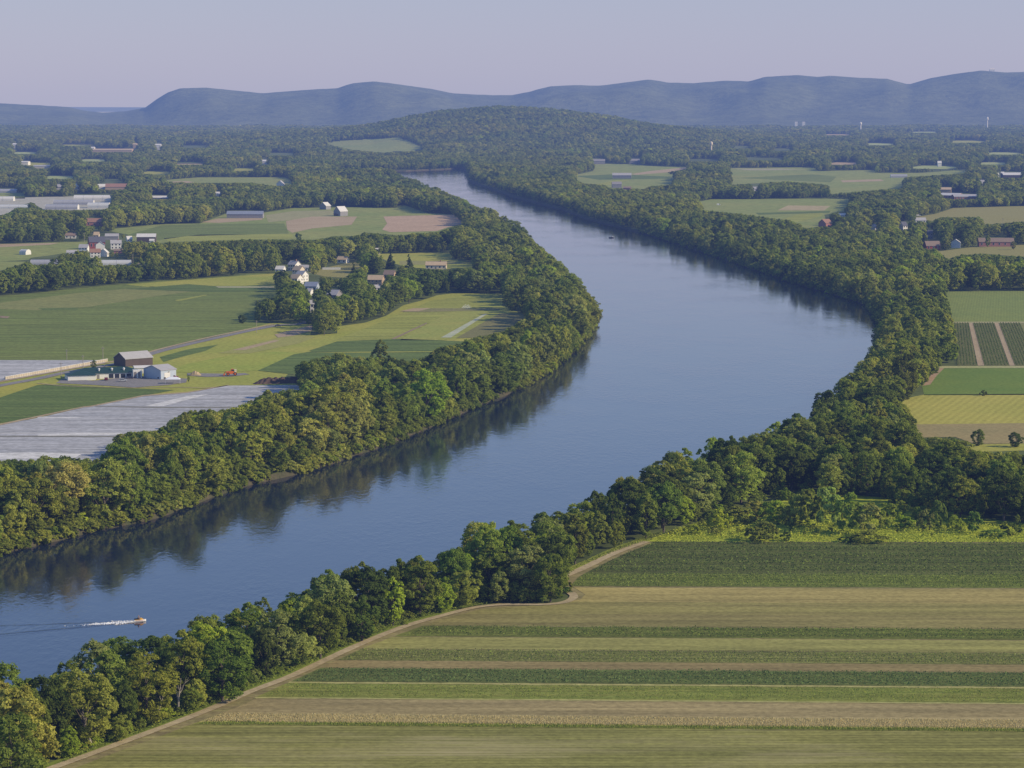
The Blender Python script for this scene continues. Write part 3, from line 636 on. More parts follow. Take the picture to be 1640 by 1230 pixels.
MB().box(-4.6, -3.2, -2.14, -2.0, 0, 2.3).build('door', DOORM, fs)
MB().prism([(-5.4, 0), (-2.02, 0), (-2.02, 4.6), (-5.4, 4.6)], 14.6, 19.2).build('entrance_porch', W_WHITE, fs)
for i in range(2): MB().box(15.0 + i*2.2, 16.4 + i*2.2, -5.5, -5.4, .3, 3.6).build('window', DOORM, fs)
for x in (-3, 4, 10.5):
    v = lathe([(.45, 0), (.45, 1.0), (.7, 1.1), (.7, 1.5), (.1, 1.9)], 12, (x, 1.2, 3.7)).build('roof_vent', W_PALEMETAL, fs)
c1 = at(92, 592.5); a1_, b1_ = at(8, 608), at(172, 579)
dv = b1_ - a1_; L_ = dv.length
wl_ = thing('low_wall', 'long pale low wall along the edge of the row-cover field', 'wall', a1_, math.atan2(dv.y, dv.x))
MB().box(0, L_, -.3, .3, -.2, 1.5).build('panel', painted('pale_wall', (.50, .43, .32), .8, .25, .3, 2.4), wl_)
MB().box(-.1, L_ + .1, -.42, .42, 1.503, 1.66).build('coping', painted('wall_top', (.66, .62, .55), .8, .15), wl_)
# compost heap by the trees
hp = []
nx, ny = 42, 12; p0, p1 = at(404, 616), at(476, 614)
for j in range(ny + 1):
    for i in range(nx + 1):
        q = p0.lerp(p1, i / nx); e = min(1, math.sin(math.pi * min(1, i / nx * 1.3 + .02) if i / nx < .5 else math.pi * .5) ) * math.sin(math.pi * j / ny)
        hp.append((q.x, q.y + j / ny * 11 + noise.noise((i*.4, j*.4, 0)), LAND - .1 + max(0, e * (2.9 + 1.2 * noise.noise((i * .35, j * .5, 2))))))
obj('compost_heap', hp, [(j*(nx+1)+i, j*(nx+1)+i+1, (j+1)*(nx+1)+i+1, (j+1)*(nx+1)+i) for j in range(ny) for i in range(nx)], surf('compost', (.075, .05, .042), (.11, .08, .055), .3, 1.2))
tag(bpy.data.objects['compost_heap'], 'dark brown compost heap at the corner of the white row covers', 'heap')
RECTS.append((404, 603, 460, 614))
p0 = at(312, 602); hp = []
for j in range(9):
    for i in range(13):
        e = math.sin(math.pi*i/12) * math.sin(math.pi*j/8); hp.append((p0.x - 3.4 + i*.57, p0.y + j*.6, LAND + e*(2.6 + noise.noise((i*.6, j*.6, 1)))))
tag(obj('soil_pile', hp, [(j*13+i, j*13+i+1, (j+1)*13+i+1, (j+1)*13+i) for j in range(8) for i in range(12)], TANF), 'small tan pile of soil at the end of the grey farm lane', 'pile')
# --- cars
def carpaint(n, c): return mat(n, c, .25, .5)
TYRE = mat('tyre', (.02, .02, .02), .9)
RIM = mat('rim', (.5, .5, .52), .35)
def car(label, px, py, rz, paint, name='parked_car', L=4.5, H=1.5, group='cars parked in the farmyard', van=False):
    p = at(px, py); p.z = LAND + .24; t = thing(name, label, 'car', p, R(rz), group)
    prof = [(-L/2, .3), (L/2, .3), (L/2, .78), (L/2 - .25, .9), (L*.22, 1.0), (L*.06, H), (-L*.30, H), (-L*.45, .98), (-L/2, .9)] if not van else [(-L/2, .3), (L/2, .3), (L/2, .9), (L*.36, 1.15), (L*.27, H), (-L/2, H)]
    MB().prism(prof, -.88, .88, 'y').build('body', paint, t)
    if not van:
        MB().prism([(L*.19, 1.02), (L*.055, H - .06), (-L*.29, H - .06), (-L*.42, 1.02)], -.9, .9, 'y').build('window', GLASS, t)
        MB().box(L*.1, L*.14, -.7, .7, 1.06, H - .12).build('windscreen', GLASS, t)
    else: MB().prism([(L*.34, 1.2), (L*.26, H - .15), (L*.1, H - .15), (L*.1, 1.2)], -.9, .9, 'y').build('window', GLASS, t)
    for sx in (-.31, .31):
        for sy in (-1, 1):
            wv = lathe([(.33, -.11), (.35, 0), (.33, .11)], 14); wv.v = [(x + sx*L, z + sy*.84, y + .34) for x, y, z in wv.v]
            wo = wv.build('wheel', TYRE, t)
            rv = lathe([(.2, -.02), (.2, .02)], 10); rv.v = [(x + sx*L, z + sy*.965, y + .34) for x, y, z in rv.v]; rv.build('rim', RIM, wo)
    return t
car('dark blue car parked in front of the white entrance porch', 209, 607, 10, carpaint('dark_blue_paint', (.02, .025, .06)))
car('black car parked nose to nose beside the dark blue car', 219, 605.5, 15, carpaint('black_paint', (.015, .015, .018)))
car('silver-grey car parked alone on the near side of the yard', 197, 611.5, 8, carpaint('silver_paint', (.42, .42, .42)))
car('black car parked left of the red car by the blue-grey shed', 259, 607.5, 5, carpaint('black_car_paint', (.02, .02, .022)))
car('dark red car parked against the corner of the blue-grey shed', 279, 606, 5, carpaint('red_paint', (.26, .02, .02)))
car('maroon car parked under the green roof edge', 170, 609.5, 100, carpaint('maroon_paint', (.12, .02, .025)))
car('small dark car driving along the farm road near the trees', 446, 523.6, 20, carpaint('grey_car_paint', (.05, .05, .06)), name='car', group='vehicles on the roads')
car('white van standing left of its pair at the edge of the village lawn', 1462, 346.5, 0, carpaint('white_paint', (.75, .75, .75)), name='parked_van', L=5.6, H=2.3, van=True, group='vehicles on the roads')
car('white van standing right of its pair at the edge of the village lawn', 1471, 346.5, 0, carpaint('white_van_paint', (.72, .72, .70)), name='parked_van', L=5.6, H=2.3, van=True, group='vehicles on the roads')
car('small white van standing alone in the field beyond the right bank', 1151, 329, 0, carpaint('white_field_van', (.78, .77, .74)), name='parked_van', L=5.2, H=2.4, van=True, group='vehicles on the roads')
# canopy tent by the yard
p = at(277, 614.5); t = thing('canopy_tent', 'white canopy tent on thin poles at the edge of the farmyard grass', 'tent', p, R(4))
m = MB(); m.v = [(-4, -2.4, 2.5), (4, -2.4, 2.5), (4, 2.4, 2.5), (-4, 2.4, 2.5), (-2, 0, 3.7), (2, 0, 3.7)]; m.f = [(0, 1, 5, 4), (1, 2, 5), (2, 3, 4, 5), (3, 0, 4), (0, 3, 2, 1)]
m.build('roof', painted('tent_cloth', (.74, .75, .78), .7, .08), t)
for sx in (-3.8, 3.8):
    for sy in (-2.2, 2.2): MB().tube([(sx, sy, 0), (sx, sy, 2.5)], [.06, .06]).build('pole', RIM, t)
# orange harvester
ORG = painted('orange_paint', (.75, .17, .015), .45, .1, .8)
p = at(371, 602); p.z = LAND + .25; t = thing('farm_machine', 'orange farm machine with a cab and raised front end on the grey lane', 'farm machine', p, R(8))
MB().prism([(-2.9, .9), (1.2, .9), (1.4, 2.1), (.4, 2.5), (-2.9, 2.3)], -1.1, 1.1, 'y').build('body', ORG, t)
cb = MB().prism([(-.4, 2.3), (1.3, 2.12), (1.15, 3.5), (-.3, 3.6)], -.8, .8, 'y').build('cab', ORG, t)
MB().prism([(-.2, 2.45), (1.34, 2.3), (1.2, 3.3), (-.1, 3.4)], -.83, .83, 'y').build('window', GLASS, cb)
MB().box(1.5, 2.7, -1, 1, 1.8, 3.4).build('tank', painted('cream_tank', (.72, .62, .42), .5, .1), t)
MB().box(1.2, 2.8, -1.1, 1.1, .9, 1.8).build('hopper', ORG, t)
MB().tube([(-2.4, 0, 1.8), (-3.6, 0, 1.9), (-4.1, 0, .9)], [.28, .24, .2]).build('boom', ORG, t)
MB().prism([(-4.8, .25), (-3.7, .25), (-3.6, 1.2), (-4.1, 1.3)], -1.2, 1.2, 'y').build('bucket', ORG, t)
for sx, rr in ((-2.0, .85), (1.9, .95)):
    for sy in (-1, 1):
        wv = lathe([(rr*.9, -.25), (rr, 0), (rr*.9, .25)], 16); wv.v = [(x + sx, z + sy*1.2, y + rr) for x, y, z in wv.v]; wo = wv.build('wheel', TYRE, t)
        rv = lathe([(rr*.5, -.02), (rr*.5, .02)], 10); rv.v = [(x + sx, z + sy*1.46, y + rr) for x, y, z in rv.v]; rv.build('rim', ORG, wo)
RECTS.append((300, 590, 392, 604))
# --- farm hamlet at the far left
gable('barn', 'big dark red barn with dark roof in the left hamlet', 156, 399, 25, wall=7, roof=5, d=15, rz=14, wm=W_RED, rm=R_DARK, cat='barn', nwin=4)
gable('house', 'white two-storey house right of the big red barn', 186, 399.5, 17, wall=6, roof=3, d=9, rz=10, wm=W_WHITE, rm=R_LGREY, nwin=3, rows=2, endwin=2, chim=True)
gable('house', 'small white gabled annexe touching the red barn', 168, 400, 8, wall=5, roof=3, d=9, rz=100, wm=W_WHITE, rm=R_LGREY, nwin=2, rows=2)
gable('barn', 'red-walled barn with rusty roof at the edge of the upper grove', 151, 362.5, 26, wall=5, roof=4, d=12, rz=6, wm=W_PINK, rm=R_RUST, cat='barn', nwin=3)
gable('shed', 'brown shed with bright white metal roof in the upper field', 234, 388, 30, wall=5.5, roof=3, d=14, rz=3, wm=W_DARK, rm=R_WHITE, cat='shed')
gable('shed', 'white roofed stall in front of the brown shed', 243, 390, 7, wall=3, roof=1.5, d=4, wm=W_WHITE, rm=R_WHITE, cat='shed')
gable('shed', 'long grey shed behind the white house in the hamlet', 179, 384.5, 21, wall=4, roof=2.5, d=10, rz=4, wm=W_GREY, rm=R_LGREY, cat='shed')
gable('house', 'yellowish narrow house left of the grey shed', 154, 384, 8, wall=5, roof=3, d=8, wm=W_CREAM, rm=R_TAN, nwin=2, rows=2)
gable('house', 'low white house with brown roof below the upper grove', 113, 382, 17, wall=3.2, roof=2.5, d=9, rz=5, wm=W_WHITE, rm=R_BROWN, nwin=3, door=True)
gable('house', 'white cottage with pale roof right of the dark hamlet tree', 208, 387.5, 8, wall=3, roof=2.8, d=7, rz=20, wm=W_WHITE, rm=R_WHITE, nwin=2)
gable('house', 'white house half hidden by a tree in front of the red barn', 133, 405, 14, wall=5, roof=3, d=8, rz=-5, wm=W_WHITE, rm=R_LGREY, nwin=3, rows=2)
gable('house', 'white house with reddish roof in the middle of the hamlet', 153, 412.5, 16, wall=5, roof=3, d=8, rz=12, wm=W_WHITE, rm=R_PINK if False else R_RUST, nwin=3, rows=2)
gable('house', 'small white gable house front of the hamlet garden', 173, 411, 6, wall=4, roof=3.2, d=8, rz=70, wm=W_WHITE, rm=R_WHITE, nwin=1)
gable('house', 'white bungalow among shrubs left of the hamlet', 115, 409.5, 16, wall=3, roof=2, d=7, rz=8, wm=W_WHITE, rm=R_LGREY, nwin=3)
gable('shed', 'flat brown shed right of the small gable house', 190, 406, 15, wall=2.6, roof=1.4, d=7, rz=5, wm=W_PINK, rm=R_BROWN, cat='shed')
hoop('long pale greenhouse half hidden by trees, right one of the near pair', 175, 428.5, 68, d=11, h=6.5, rz=2)
hoop('blue-grey greenhouse, left one of the near pair', 71, 427, 44, d=10, h=6, rz=2, m=HOOPG)
gable('house', 'low cream house just right of the long pale greenhouse', 226, 431, 13, wall=3, roof=2.2, d=7, rz=-6, wm=W_CREAM, rm=R_TAN, nwin=2)
hoop('small white hoop house among shrubs at the left edge', 36, 408, 13, d=8, h=5, rz=-30)
# nursery greenhouses
gr = 'greenhouses of the far left nursery'
hoop('wide white-roofed greenhouse, farthest of the nursery', 149, 321, 62, d=20, h=7.5, m=R_WHITE, group=gr)
hoop('grey greenhouse with dark roof stripe in the nursery middle', 117, 328, 64, d=16, h=6.5, m=HOOPG, group=gr)
hoop('grey greenhouse nearest the trees in the nursery', 98, 335.5, 52, d=16, h=6.5, m=HOOPG, group=gr)
hoop('short white greenhouse at the right end of the nursery', 157, 333, 34, d=18, h=7, m=HOOP, group=gr)
hoop('white greenhouse at the left edge of the nursery', 4, 322, 34, d=16, h=6.5, m=R_WHITE, group=gr)
hoop('low pale greenhouse behind the tall left grove', 22, 334, 46, d=16, h=5, m=HOOP, group=gr)
hoop('long blue-grey greenhouse above the nursery field', 6, 309, 40, d=14, h=6, m=HOOPG, group=gr)
# far left settlement
gable('factory', 'long building with orange gable end far left', 186, 305.5, 34, wall=6, roof=5, d=18, rz=4, wm=W_TAN, rm=R_RUST, cat='building')
gable('house', 'white house at the left end of the orange building', 162, 305, 13, wall=6, roof=4, d=12, rz=10, wm=W_WHITE, rm=R_WHITE)
gable('house', 'far white house with twin dark windows left of its neighbour', 94, 305.5, 13, wall=6, roof=4, d=10, wm=W_WHITE, rm=R_LGREY, nwin=2, rows=2)
gable('house', 'far pale house with light roof next to the orange building', 123, 304.5, 13, wall=6, roof=4, d=10, wm=W_WHITE, rm=R_WHITE, nwin=2)
gable('house', 'tiny pale house at the left of the far row', 78, 302, 8, wall=5, roof=3, d=9, wm=W_WHITE, rm=R_LGREY)
gable('shed', 'long thin white roof among the far left trees', 256, 320.5, 36, wall=3.5, roof=2.5, d=12, wm=W_GREY, rm=R_WHITE, cat='shed')
gable('house', 'pale house among trees right of the thin white roof', 349, 316, 13, wall=5, roof=3, d=10, wm=W_WHITE, rm=R_WHITE)
gable('house', 'white gabled farmhouse standing alone in the far green field', 455, 300, 8, wall=6, roof=5, d=12, rz=75, wm=W_WHITE, rm=R_LGREY)
gable('factory', 'long low pale building on the left wooded plain', 179, 244.5, 64, wall=7, roof=3, d=40, wm=W_TAN, rm=R_TAN, cat='building')
gable('factory', 'bright white block right of the long low pale building', 253, 243, 9, wall=18, roof=3, d=20, wm=W_WHITE, rm=R_WHITE, cat='building')
gable('factory', 'tan block at the right end of the long low building', 216, 242, 6, wall=18, roof=3, d=20, wm=W_TAN, rm=R_TAN, cat='building')
gable('factory', 'white block at the left end of the long low building', 148, 243, 6, wall=10, roof=3, d=20, wm=W_WHITE, rm=R_WHITE, cat='building')
gable('factory', 'flat white shed at far left among the woods', 38, 265, 14, wall=7, roof=2, d=30, wm=W_WHITE, rm=R_WHITE, cat='building')
gable('factory', 'long pale shed right of the flat white shed', 66, 271, 26, wall=6, roof=2, d=24, wm=W_CREAM, rm=R_LGREY, cat='building')
gable('factory', 'bright white roofed shed in front of the far left ridge', 423, 265, 11, wall=9, roof=3, d=24, wm=W_WHITE, rm=R_WHITE, cat='building')
gable('factory', 'lonely white block far left under the hills', 23, 240.5, 6, wall=16, roof=3, d=20, wm=W_WHITE, rm=R_WHITE, cat='building')
# barns of the upper left field
gable('barn', 'long dark slate barn at the corner of the upper field', 392, 349.5, 58, wall=5, roof=3.6, d=12, rz=-2, wm=W_GREY, rm=R_BLUE, cat='barn')
gable('barn', 'small grey barn with white roof, rear one of the field pair', 526, 335.5, 11, wall=5, roof=4.5, d=12, rz=50, wm=W_GREY, rm=R_WHITE, cat='barn')
gable('barn', 'tall grey barn with white roof, front one of the field pair', 551, 346, 15, wall=6, roof=6, d=14, rz=40, wm=W_GREY, rm=R_WHITE, cat='barn')
gable('shed', 'low brown shed leaning on the tall grey barn', 539, 346, 9, wall=2.5, roof=1, d=6, wm=W_DARK, rm=R_BROWN, cat='shed')
# village on the left bank
gable('house', 'white cottage at the left end of the village', 447, 438, 13, wall=3.6, roof=2.6, d=8, rz=-14, wm=W_WHITE, rm=R_WHITE, nwin=2, endwin=1)
for i, (x, y, s, lab) in enumerate(((467, 434, 15, 'topmost white townhouse of the stepped village row'), (474, 443, 15, 'second white townhouse from the top of the stepped row'), (479, 451, 14, 'third white townhouse from the top of the stepped row'), (470, 457, 16, 'lowest white townhouse at the foot of the stepped row'))):
    gable('townhouse', lab, x, y, s, wall=5.6, roof=3, d=8, rz=-34, wm=W_WHITE if i != 1 else W_CREAM, rm=R_LGREY if i % 2 == 0 else R_TAN, nwin=3, rows=2, endwin=2, chim=(i == 0), group='stepped row of townhouses')
gable('house', 'long white bungalow behind the townhouse row', 489, 434, 16, wall=3, roof=2, d=7, rz=-4, wm=W_WHITE, rm=R_LGREY, nwin=4, door=True)
gable('house', 'white and tan house at the top of the village lawn', 547, 421.5, 16, wall=3.2, roof=2.6, d=8, rz=-18, wm=W_WHITE, rm=R_TAN, nwin=2, endwin=2)
gable('shed', 'small white shed at the corner of the bright field', 605, 407, 7, wall=3.5, roof=2, d=7, wm=W_WHITE, rm=R_WHITE, cat='shed')
gable('house', 'wide cream ranch house with chimney near the right end of the village', 698, 431, 33, wall=3.4, roof=2.8, d=10, rz=-3, wm=W_CREAM, rm=R_TAN, nwin=5, door=True, chim=True)
gable('house', 'brown house with orange-tan roof between the village pines', 600, 458, 24, wall=5, roof=3.2, d=10, rz=-10, wm=W_TAN, rm=R_TAN, nwin=4, rows=2, endwin=2)
gable('house', 'brown roofed house right of the orange-tan roof', 622, 447.5, 17, wall=4, roof=3.2, d=9, rz=-14, wm=W_TAN, rm=R_BROWN, nwin=3)
gable('house', 'small white house below the orange-tan roof', 604, 467, 9, wall=3, roof=2, d=6, rz=15, wm=W_WHITE, rm=R_LGREY, nwin=2)
gable('house', 'blue-roofed house in the shade right of the townhouses', 497, 468, 20, wall=4.6, roof=3, d=9, rz=-12, wm=W_BLUE, rm=R_BLUE, nwin=3, rows=1)
gable('house', 'little white house wall under the blue roof', 494, 475, 7, wall=4, roof=2, d=6, rz=-20, wm=W_WHITE, rm=R_LGREY, nwin=1)
gable('house', 'grey-roofed house amid the village trees', 531, 480, 17, wall=3.6, roof=3.4, d=10, rz=-24, wm=W_GREY, rm=R_LGREY, nwin=3)
gable('house', 'tall narrow white house at the lower end of the village', 500, 501.5, 6, wall=6.5, roof=2.4, d=6, rz=8, wm=W_WHITE, rm=R_LGREY, nwin=1, rows=2)
c0 = at(531, 432); t = thing('low_wall', 'long white low wall on the village lawn', 'wall', c0, R(2)); MB().box(-8, 8, -.3, .3, 0, 2.0).build('panel', W_WHITE, t); MB().box(-8.1, 8.1, -.4, .4, 2.003, 2.15).build('coping', TRIM, t); RECTS.append((517, 426, 545, 433))
# --- right bank
gable('barn', 'pink-red barn beside the small right field', 1328, 366, 14, wall=6, roof=4.5, d=13, rz=35, wm=W_PINK, rm=R_RUST, cat='barn')
gable('shed', 'white low shed behind the pink-red barn', 1350, 348.5, 13, wall=3, roof=2, d=7, wm=W_WHITE, rm=R_WHITE, cat='shed')
gable('house', 'tall white house with steep gable among dark right-bank trees', 1450, 370.5, 9, wall=6.5, roof=4, d=8, rz=30, wm=W_WHITE, rm=R_DARK, nwin=2, rows=2, endwin=2)
gable('house', 'white house showing between two right-bank trees', 1404, 371, 7, wall=5, roof=3, d=8, rz=30, wm=W_WHITE, rm=R_LGREY, nwin=1, rows=2)
gable('barn', 'bright red barn with brown roof nearest the hedge', 1495, 401, 23, wall=4.6, roof=4.2, d=11, rz=8, wm=W_RED, rm=R_BROWN, cat='barn', nwin=3)
gable('house', 'blue-white house with front gable right of the red barn', 1538, 397, 11, wall=5.5, roof=3, d=9, rz=78, wm=W_BLUE, rm=R_WHITE, nwin=2, rows=2)
gable('barn', 'long faded tan barn standing behind the right field', 1596, 395, 56, wall=4.8, roof=3.6, d=11, rz=-1, wm=W_PINK, rm=R_BROWN, cat='barn', nwin=6)
gable('house', 'grey house deep in the dark trees above the red barn', 1490, 383, 8, wall=6, roof=3, d=8, wm=W_GREY, rm=R_DARK, nwin=2, rows=2)
gable('house', 'house with pale grey roof below the twin white vans', 1475, 357, 17, wall=3, roof=3, d=9, rz=6, wm=W_WHITE, rm=R_LGREY, nwin=3)
gable('shed', 'small white shed at the lawn edge left of the red barn', 1463, 399, 7, wall=2.6, roof=1.2, d=5, wm=W_WHITE, rm=R_LGREY, cat='shed')
gable('school', 'pinkish school wing with white roof, left wing of the complex', 1518, 319.5, 34, wall=6, roof=3, d=22, rz=-38, wm=W_PINK, rm=R_WHITE, cat='school', nwin=6)
gable('school', 'long school wing with pale grey roof, right wing of the complex', 1548, 320.5, 40, wall=5, roof=3, d=20, rz=6, wm=W_BRICK, rm=R_LGREY, cat='school', nwin=8)
gable('school', 'tan upper block behind the school wings', 1512, 312, 22, wall=8, roof=3, d=20, rz=-10, wm=W_TAN, rm=R_TAN, cat='school')
gable('factory', 'white roofed factory with dark base at the right edge', 1623, 286.5, 32, wall=7, roof=4, d=30, wm=W_DARK, rm=R_WHITE, cat='building')
gable('house', 'small bright white house left of the dark-based factory', 1606, 284, 5, wall=7, roof=3, d=9, wm=W_WHITE, rm=R_WHITE)
gable('house', 'tiny white house further left of the dark-based factory', 1598, 285, 4, wall=6, roof=3, d=9, wm=W_WHITE, rm=R_WHITE)
hoop('grey-blue greenhouse beside the far right fields', 1440, 284.5, 26, d=12, h=6, m=HOOPG)
gable('house', 'bright white house at the far wood edge on the right', 1505, 267, 6, wall=8, roof=4, d=10, wm=W_WHITE, rm=R_WHITE)
gable('house', 'grey church-like house amid the right woods', 1575, 300, 8, wall=6, roof=6, d=10, wm=W_GREY, rm=R_LGREY)
gable('house', 'white house behind the dark hedge of the right field', 1211, 307.5, 13, wall=5, roof=3, d=10, rz=5, wm=W_WHITE, rm=R_LGREY, nwin=3)
gable('barn', 'long grey barn in the middle of the far right field', 996, 286, 30, wall=6, roof=4, d=12, rz=-3, wm=W_GREY, rm=R_LGREY, cat='barn')
gable('barn', 'grey barn near the bank trees of the far right field', 988, 301, 15, wall=6, roof=4, d=12, rz=2, wm=W_GREY, rm=R_GREY, cat='barn')
gable('shed', 'brown shed beside the grey bank barn', 1004, 305, 12, wall=4, roof=2, d=9, rz=-6, wm=W_PINK, rm=R_BROWN, cat='shed')
gable('barn', 'pale-ended barn at the back of the far right field', 958, 263, 22, wall=7, roof=4, d=14, wm=W_GREY, rm=R_GREY, cat='barn')
gable('barn', 'dark barn against the woods behind the far right field', 1018, 262.5, 20, wall=7, roof=4, d=14, wm=W_GREY, rm=R_GREY, cat='barn')
# towers
def tower(name, label, px, py_top, dist, zbase, rad, m, cat):
    zt = CH - (py_top - HZ) / F * dist; x = (px - 820) / F * dist
    t = thing(name, label, cat, (x, dist, zbase)); h_ = zt - zbase
    lathe([(rad, 0), (rad * .8, h_ * .15), (rad * .7, h_ * .75)], 14).build('shaft', m, t)
    lathe([(rad * .7, h_ * .75), (rad * 1.3, h_ * .82), (rad * 1.3, h_ * .95), (rad * .5, h_)], 14).build('tank', m, t)
    a, b = proj(x, dist, zbase)[1], py_top; RECTS.append((px - 2, b - 1, px + 2, b + (a - b) * .75))
tower('water_tower', 'slim white tower above the woods at the right', 1578, 187, 12000, LAND, 3.4, W_WHITE, 'tower')
tower('water_tower', 'pale tower among the woods right of the hill', 1376, 195, 11000, LAND, 3.6, W_WHITE, 'tower')
tower('water_tower', 'pinkish tower on the slope of the wooded hill', 1138, 226, 6900, LAND, 3.0, W_CREAM, 'tower')
# white dome on the summit
xd, yd = (1584 - 820) / F * 16280, 16280
zd = CH + (HZ - RANGE(1584)) / F * 16300
t = thing('summit_house', 'white building on the summit of the right-hand hill', 'building', (xd, yd, zd - 2))
MB().box(-14, 14, -8, 8, -4, 14).build('wall', W_WHITE, t); MB().prism([(-8, 14), (8, 14), (0, 21)], -14, 14).build('roof', R_WHITE, t)
for k_, (px, lab) in enumerate(((1273, 'left'), (1285, 'right'))):
    x = (px - 820) / F * 12600; t = thing('mill_building', f'{lab} one of two pale blocks at the foot of the hills', 'building', (x, 12600, LAND)); MB().box(-6, 6, -10, 10, 0, 31).build('wall', W_WHITE, t); MB().prism([(-10, 31), (10, 31), (0, 34)], -6.5, 6.5).build('roof', R_LGREY, t)
# --- utility poles
def pole(px, py, h, label, grp='utility poles in the valley'):
    p = at(px, py); t = thing('utility_pole', label, 'utility pole', p, R(random.uniform(-20, 20)), grp)
    MB().tube([(0, 0, -.3), (0, 0, h)], [.2, .14]).build('post', PALEBARK, t)
    MB().box(-1.1, 1.1, -.08, .08, h - 1.0, h - .8).build('crossarm', PALEBARK, t)
    a = proj(p.x, p.y, LAND + h)[1]; RECTS.append((px - 1, a, px + 1, py - 2))
for px, py, h, l in ((213, 426, 11, 'pale pole at the right end of the long pale greenhouse'), (217, 390, 10, 'thin pole left of the brown shed with white roof'), (135, 388, 10, 'pole standing left of the yellowish narrow house'), (148, 388, 10, 'pole right beside the yellowish narrow house'), (165, 580, 9, 'thin pole at the far end of the long low wall'), (98, 606, 9, 'pale pole at the near left corner of the farm stand'), (167, 604, 7, 'lamp pole in front of the dark green roof'), (133, 591, 8, 'pole behind the dark green roof, left of the small tree'), (107, 576, 6, 'short pole out in the upper row-cover field'), (411, 533, 8, 'pole on the verge of the farm road'), (1606, 366, 12, 'pale pole among the trees behind the long faded tan barn')):
    pole(px, py, h, l)
# --- boats
WHT = mat('gelcoat_white', (.80, .80, .78), .2, .5); YLW = mat('yellow_panel', (.72, .42, .06), .3, .5); BLK = mat('black_rubber', (.02, .02, .025), .6)
def hull(L, B, D, m, name, parent, n=14):
    v = []; f = []
    for i in range(n + 1):
        t = i / n; x = -L/2 + L * t
        b = B/2 * (1 if t < .5 else math.cos((t - .5) / .5 * math.pi / 2) ** .7); rise = .30 * max(0, t - .5) ** 1.5 * D * 3
        v += [(x, 0, -.18 + rise * .9), (x, b*.75, -.02 + rise), (x, b, D + rise * .6), (x, b*.8, D + .06 + rise*.6), (x, -b*.8, D + .06 + rise*.6), (x, -b, D + rise*.6), (x, -b*.75, -.02 + rise)]
    for i in range(n):
        for j in range(7): f.append((7*i+j, 7*i+(j+1) % 7, 7*(i+1)+(j+1) % 7, 7*(i+1)+j))
    f += [tuple(range(6, -1, -1)), tuple(7*n + j for j in range(7))]
    return obj(name, v, f, m, parent)
pw = at(224, 995.5, 0); pw.z = .02; HEAD = R(19)
t = thing('personal_watercraft', 'small white and yellow motor craft speeding along the river ahead of its foam', 'watercraft', pw, HEAD)
hull(3.7, 1.35, .5, WHT, 'hull', t)
MB().prism([(-1.7, .55), (.1, .55), (-.1, .95), (-1.55, .98)], -.28, .28, 'y').build('seat', BLK, t)
MB().prism([(.0, .55), (1.35, .55), (.55, 1.05), (.05, 1.15)], -.42, .42, 'y').build('cowl', YLW, t)
MB().prism([(-1.7, .50), (.3, .50), (.3, .62), (-1.7, .62)], -.62, .62, 'y').build('deck_trim', YLW, t)
MB().tube([(.1, -.42, 1.12), (.12, 0, 1.2), (.1, .42, 1.12)], [.04, .04, .04]).build('handlebar', BLK, t)
MB().box(-1.3, 1.0, -.675, .675, .3, .36).build('stripe', mat('pink_stripe', (.6, .25, .22), .3), t)
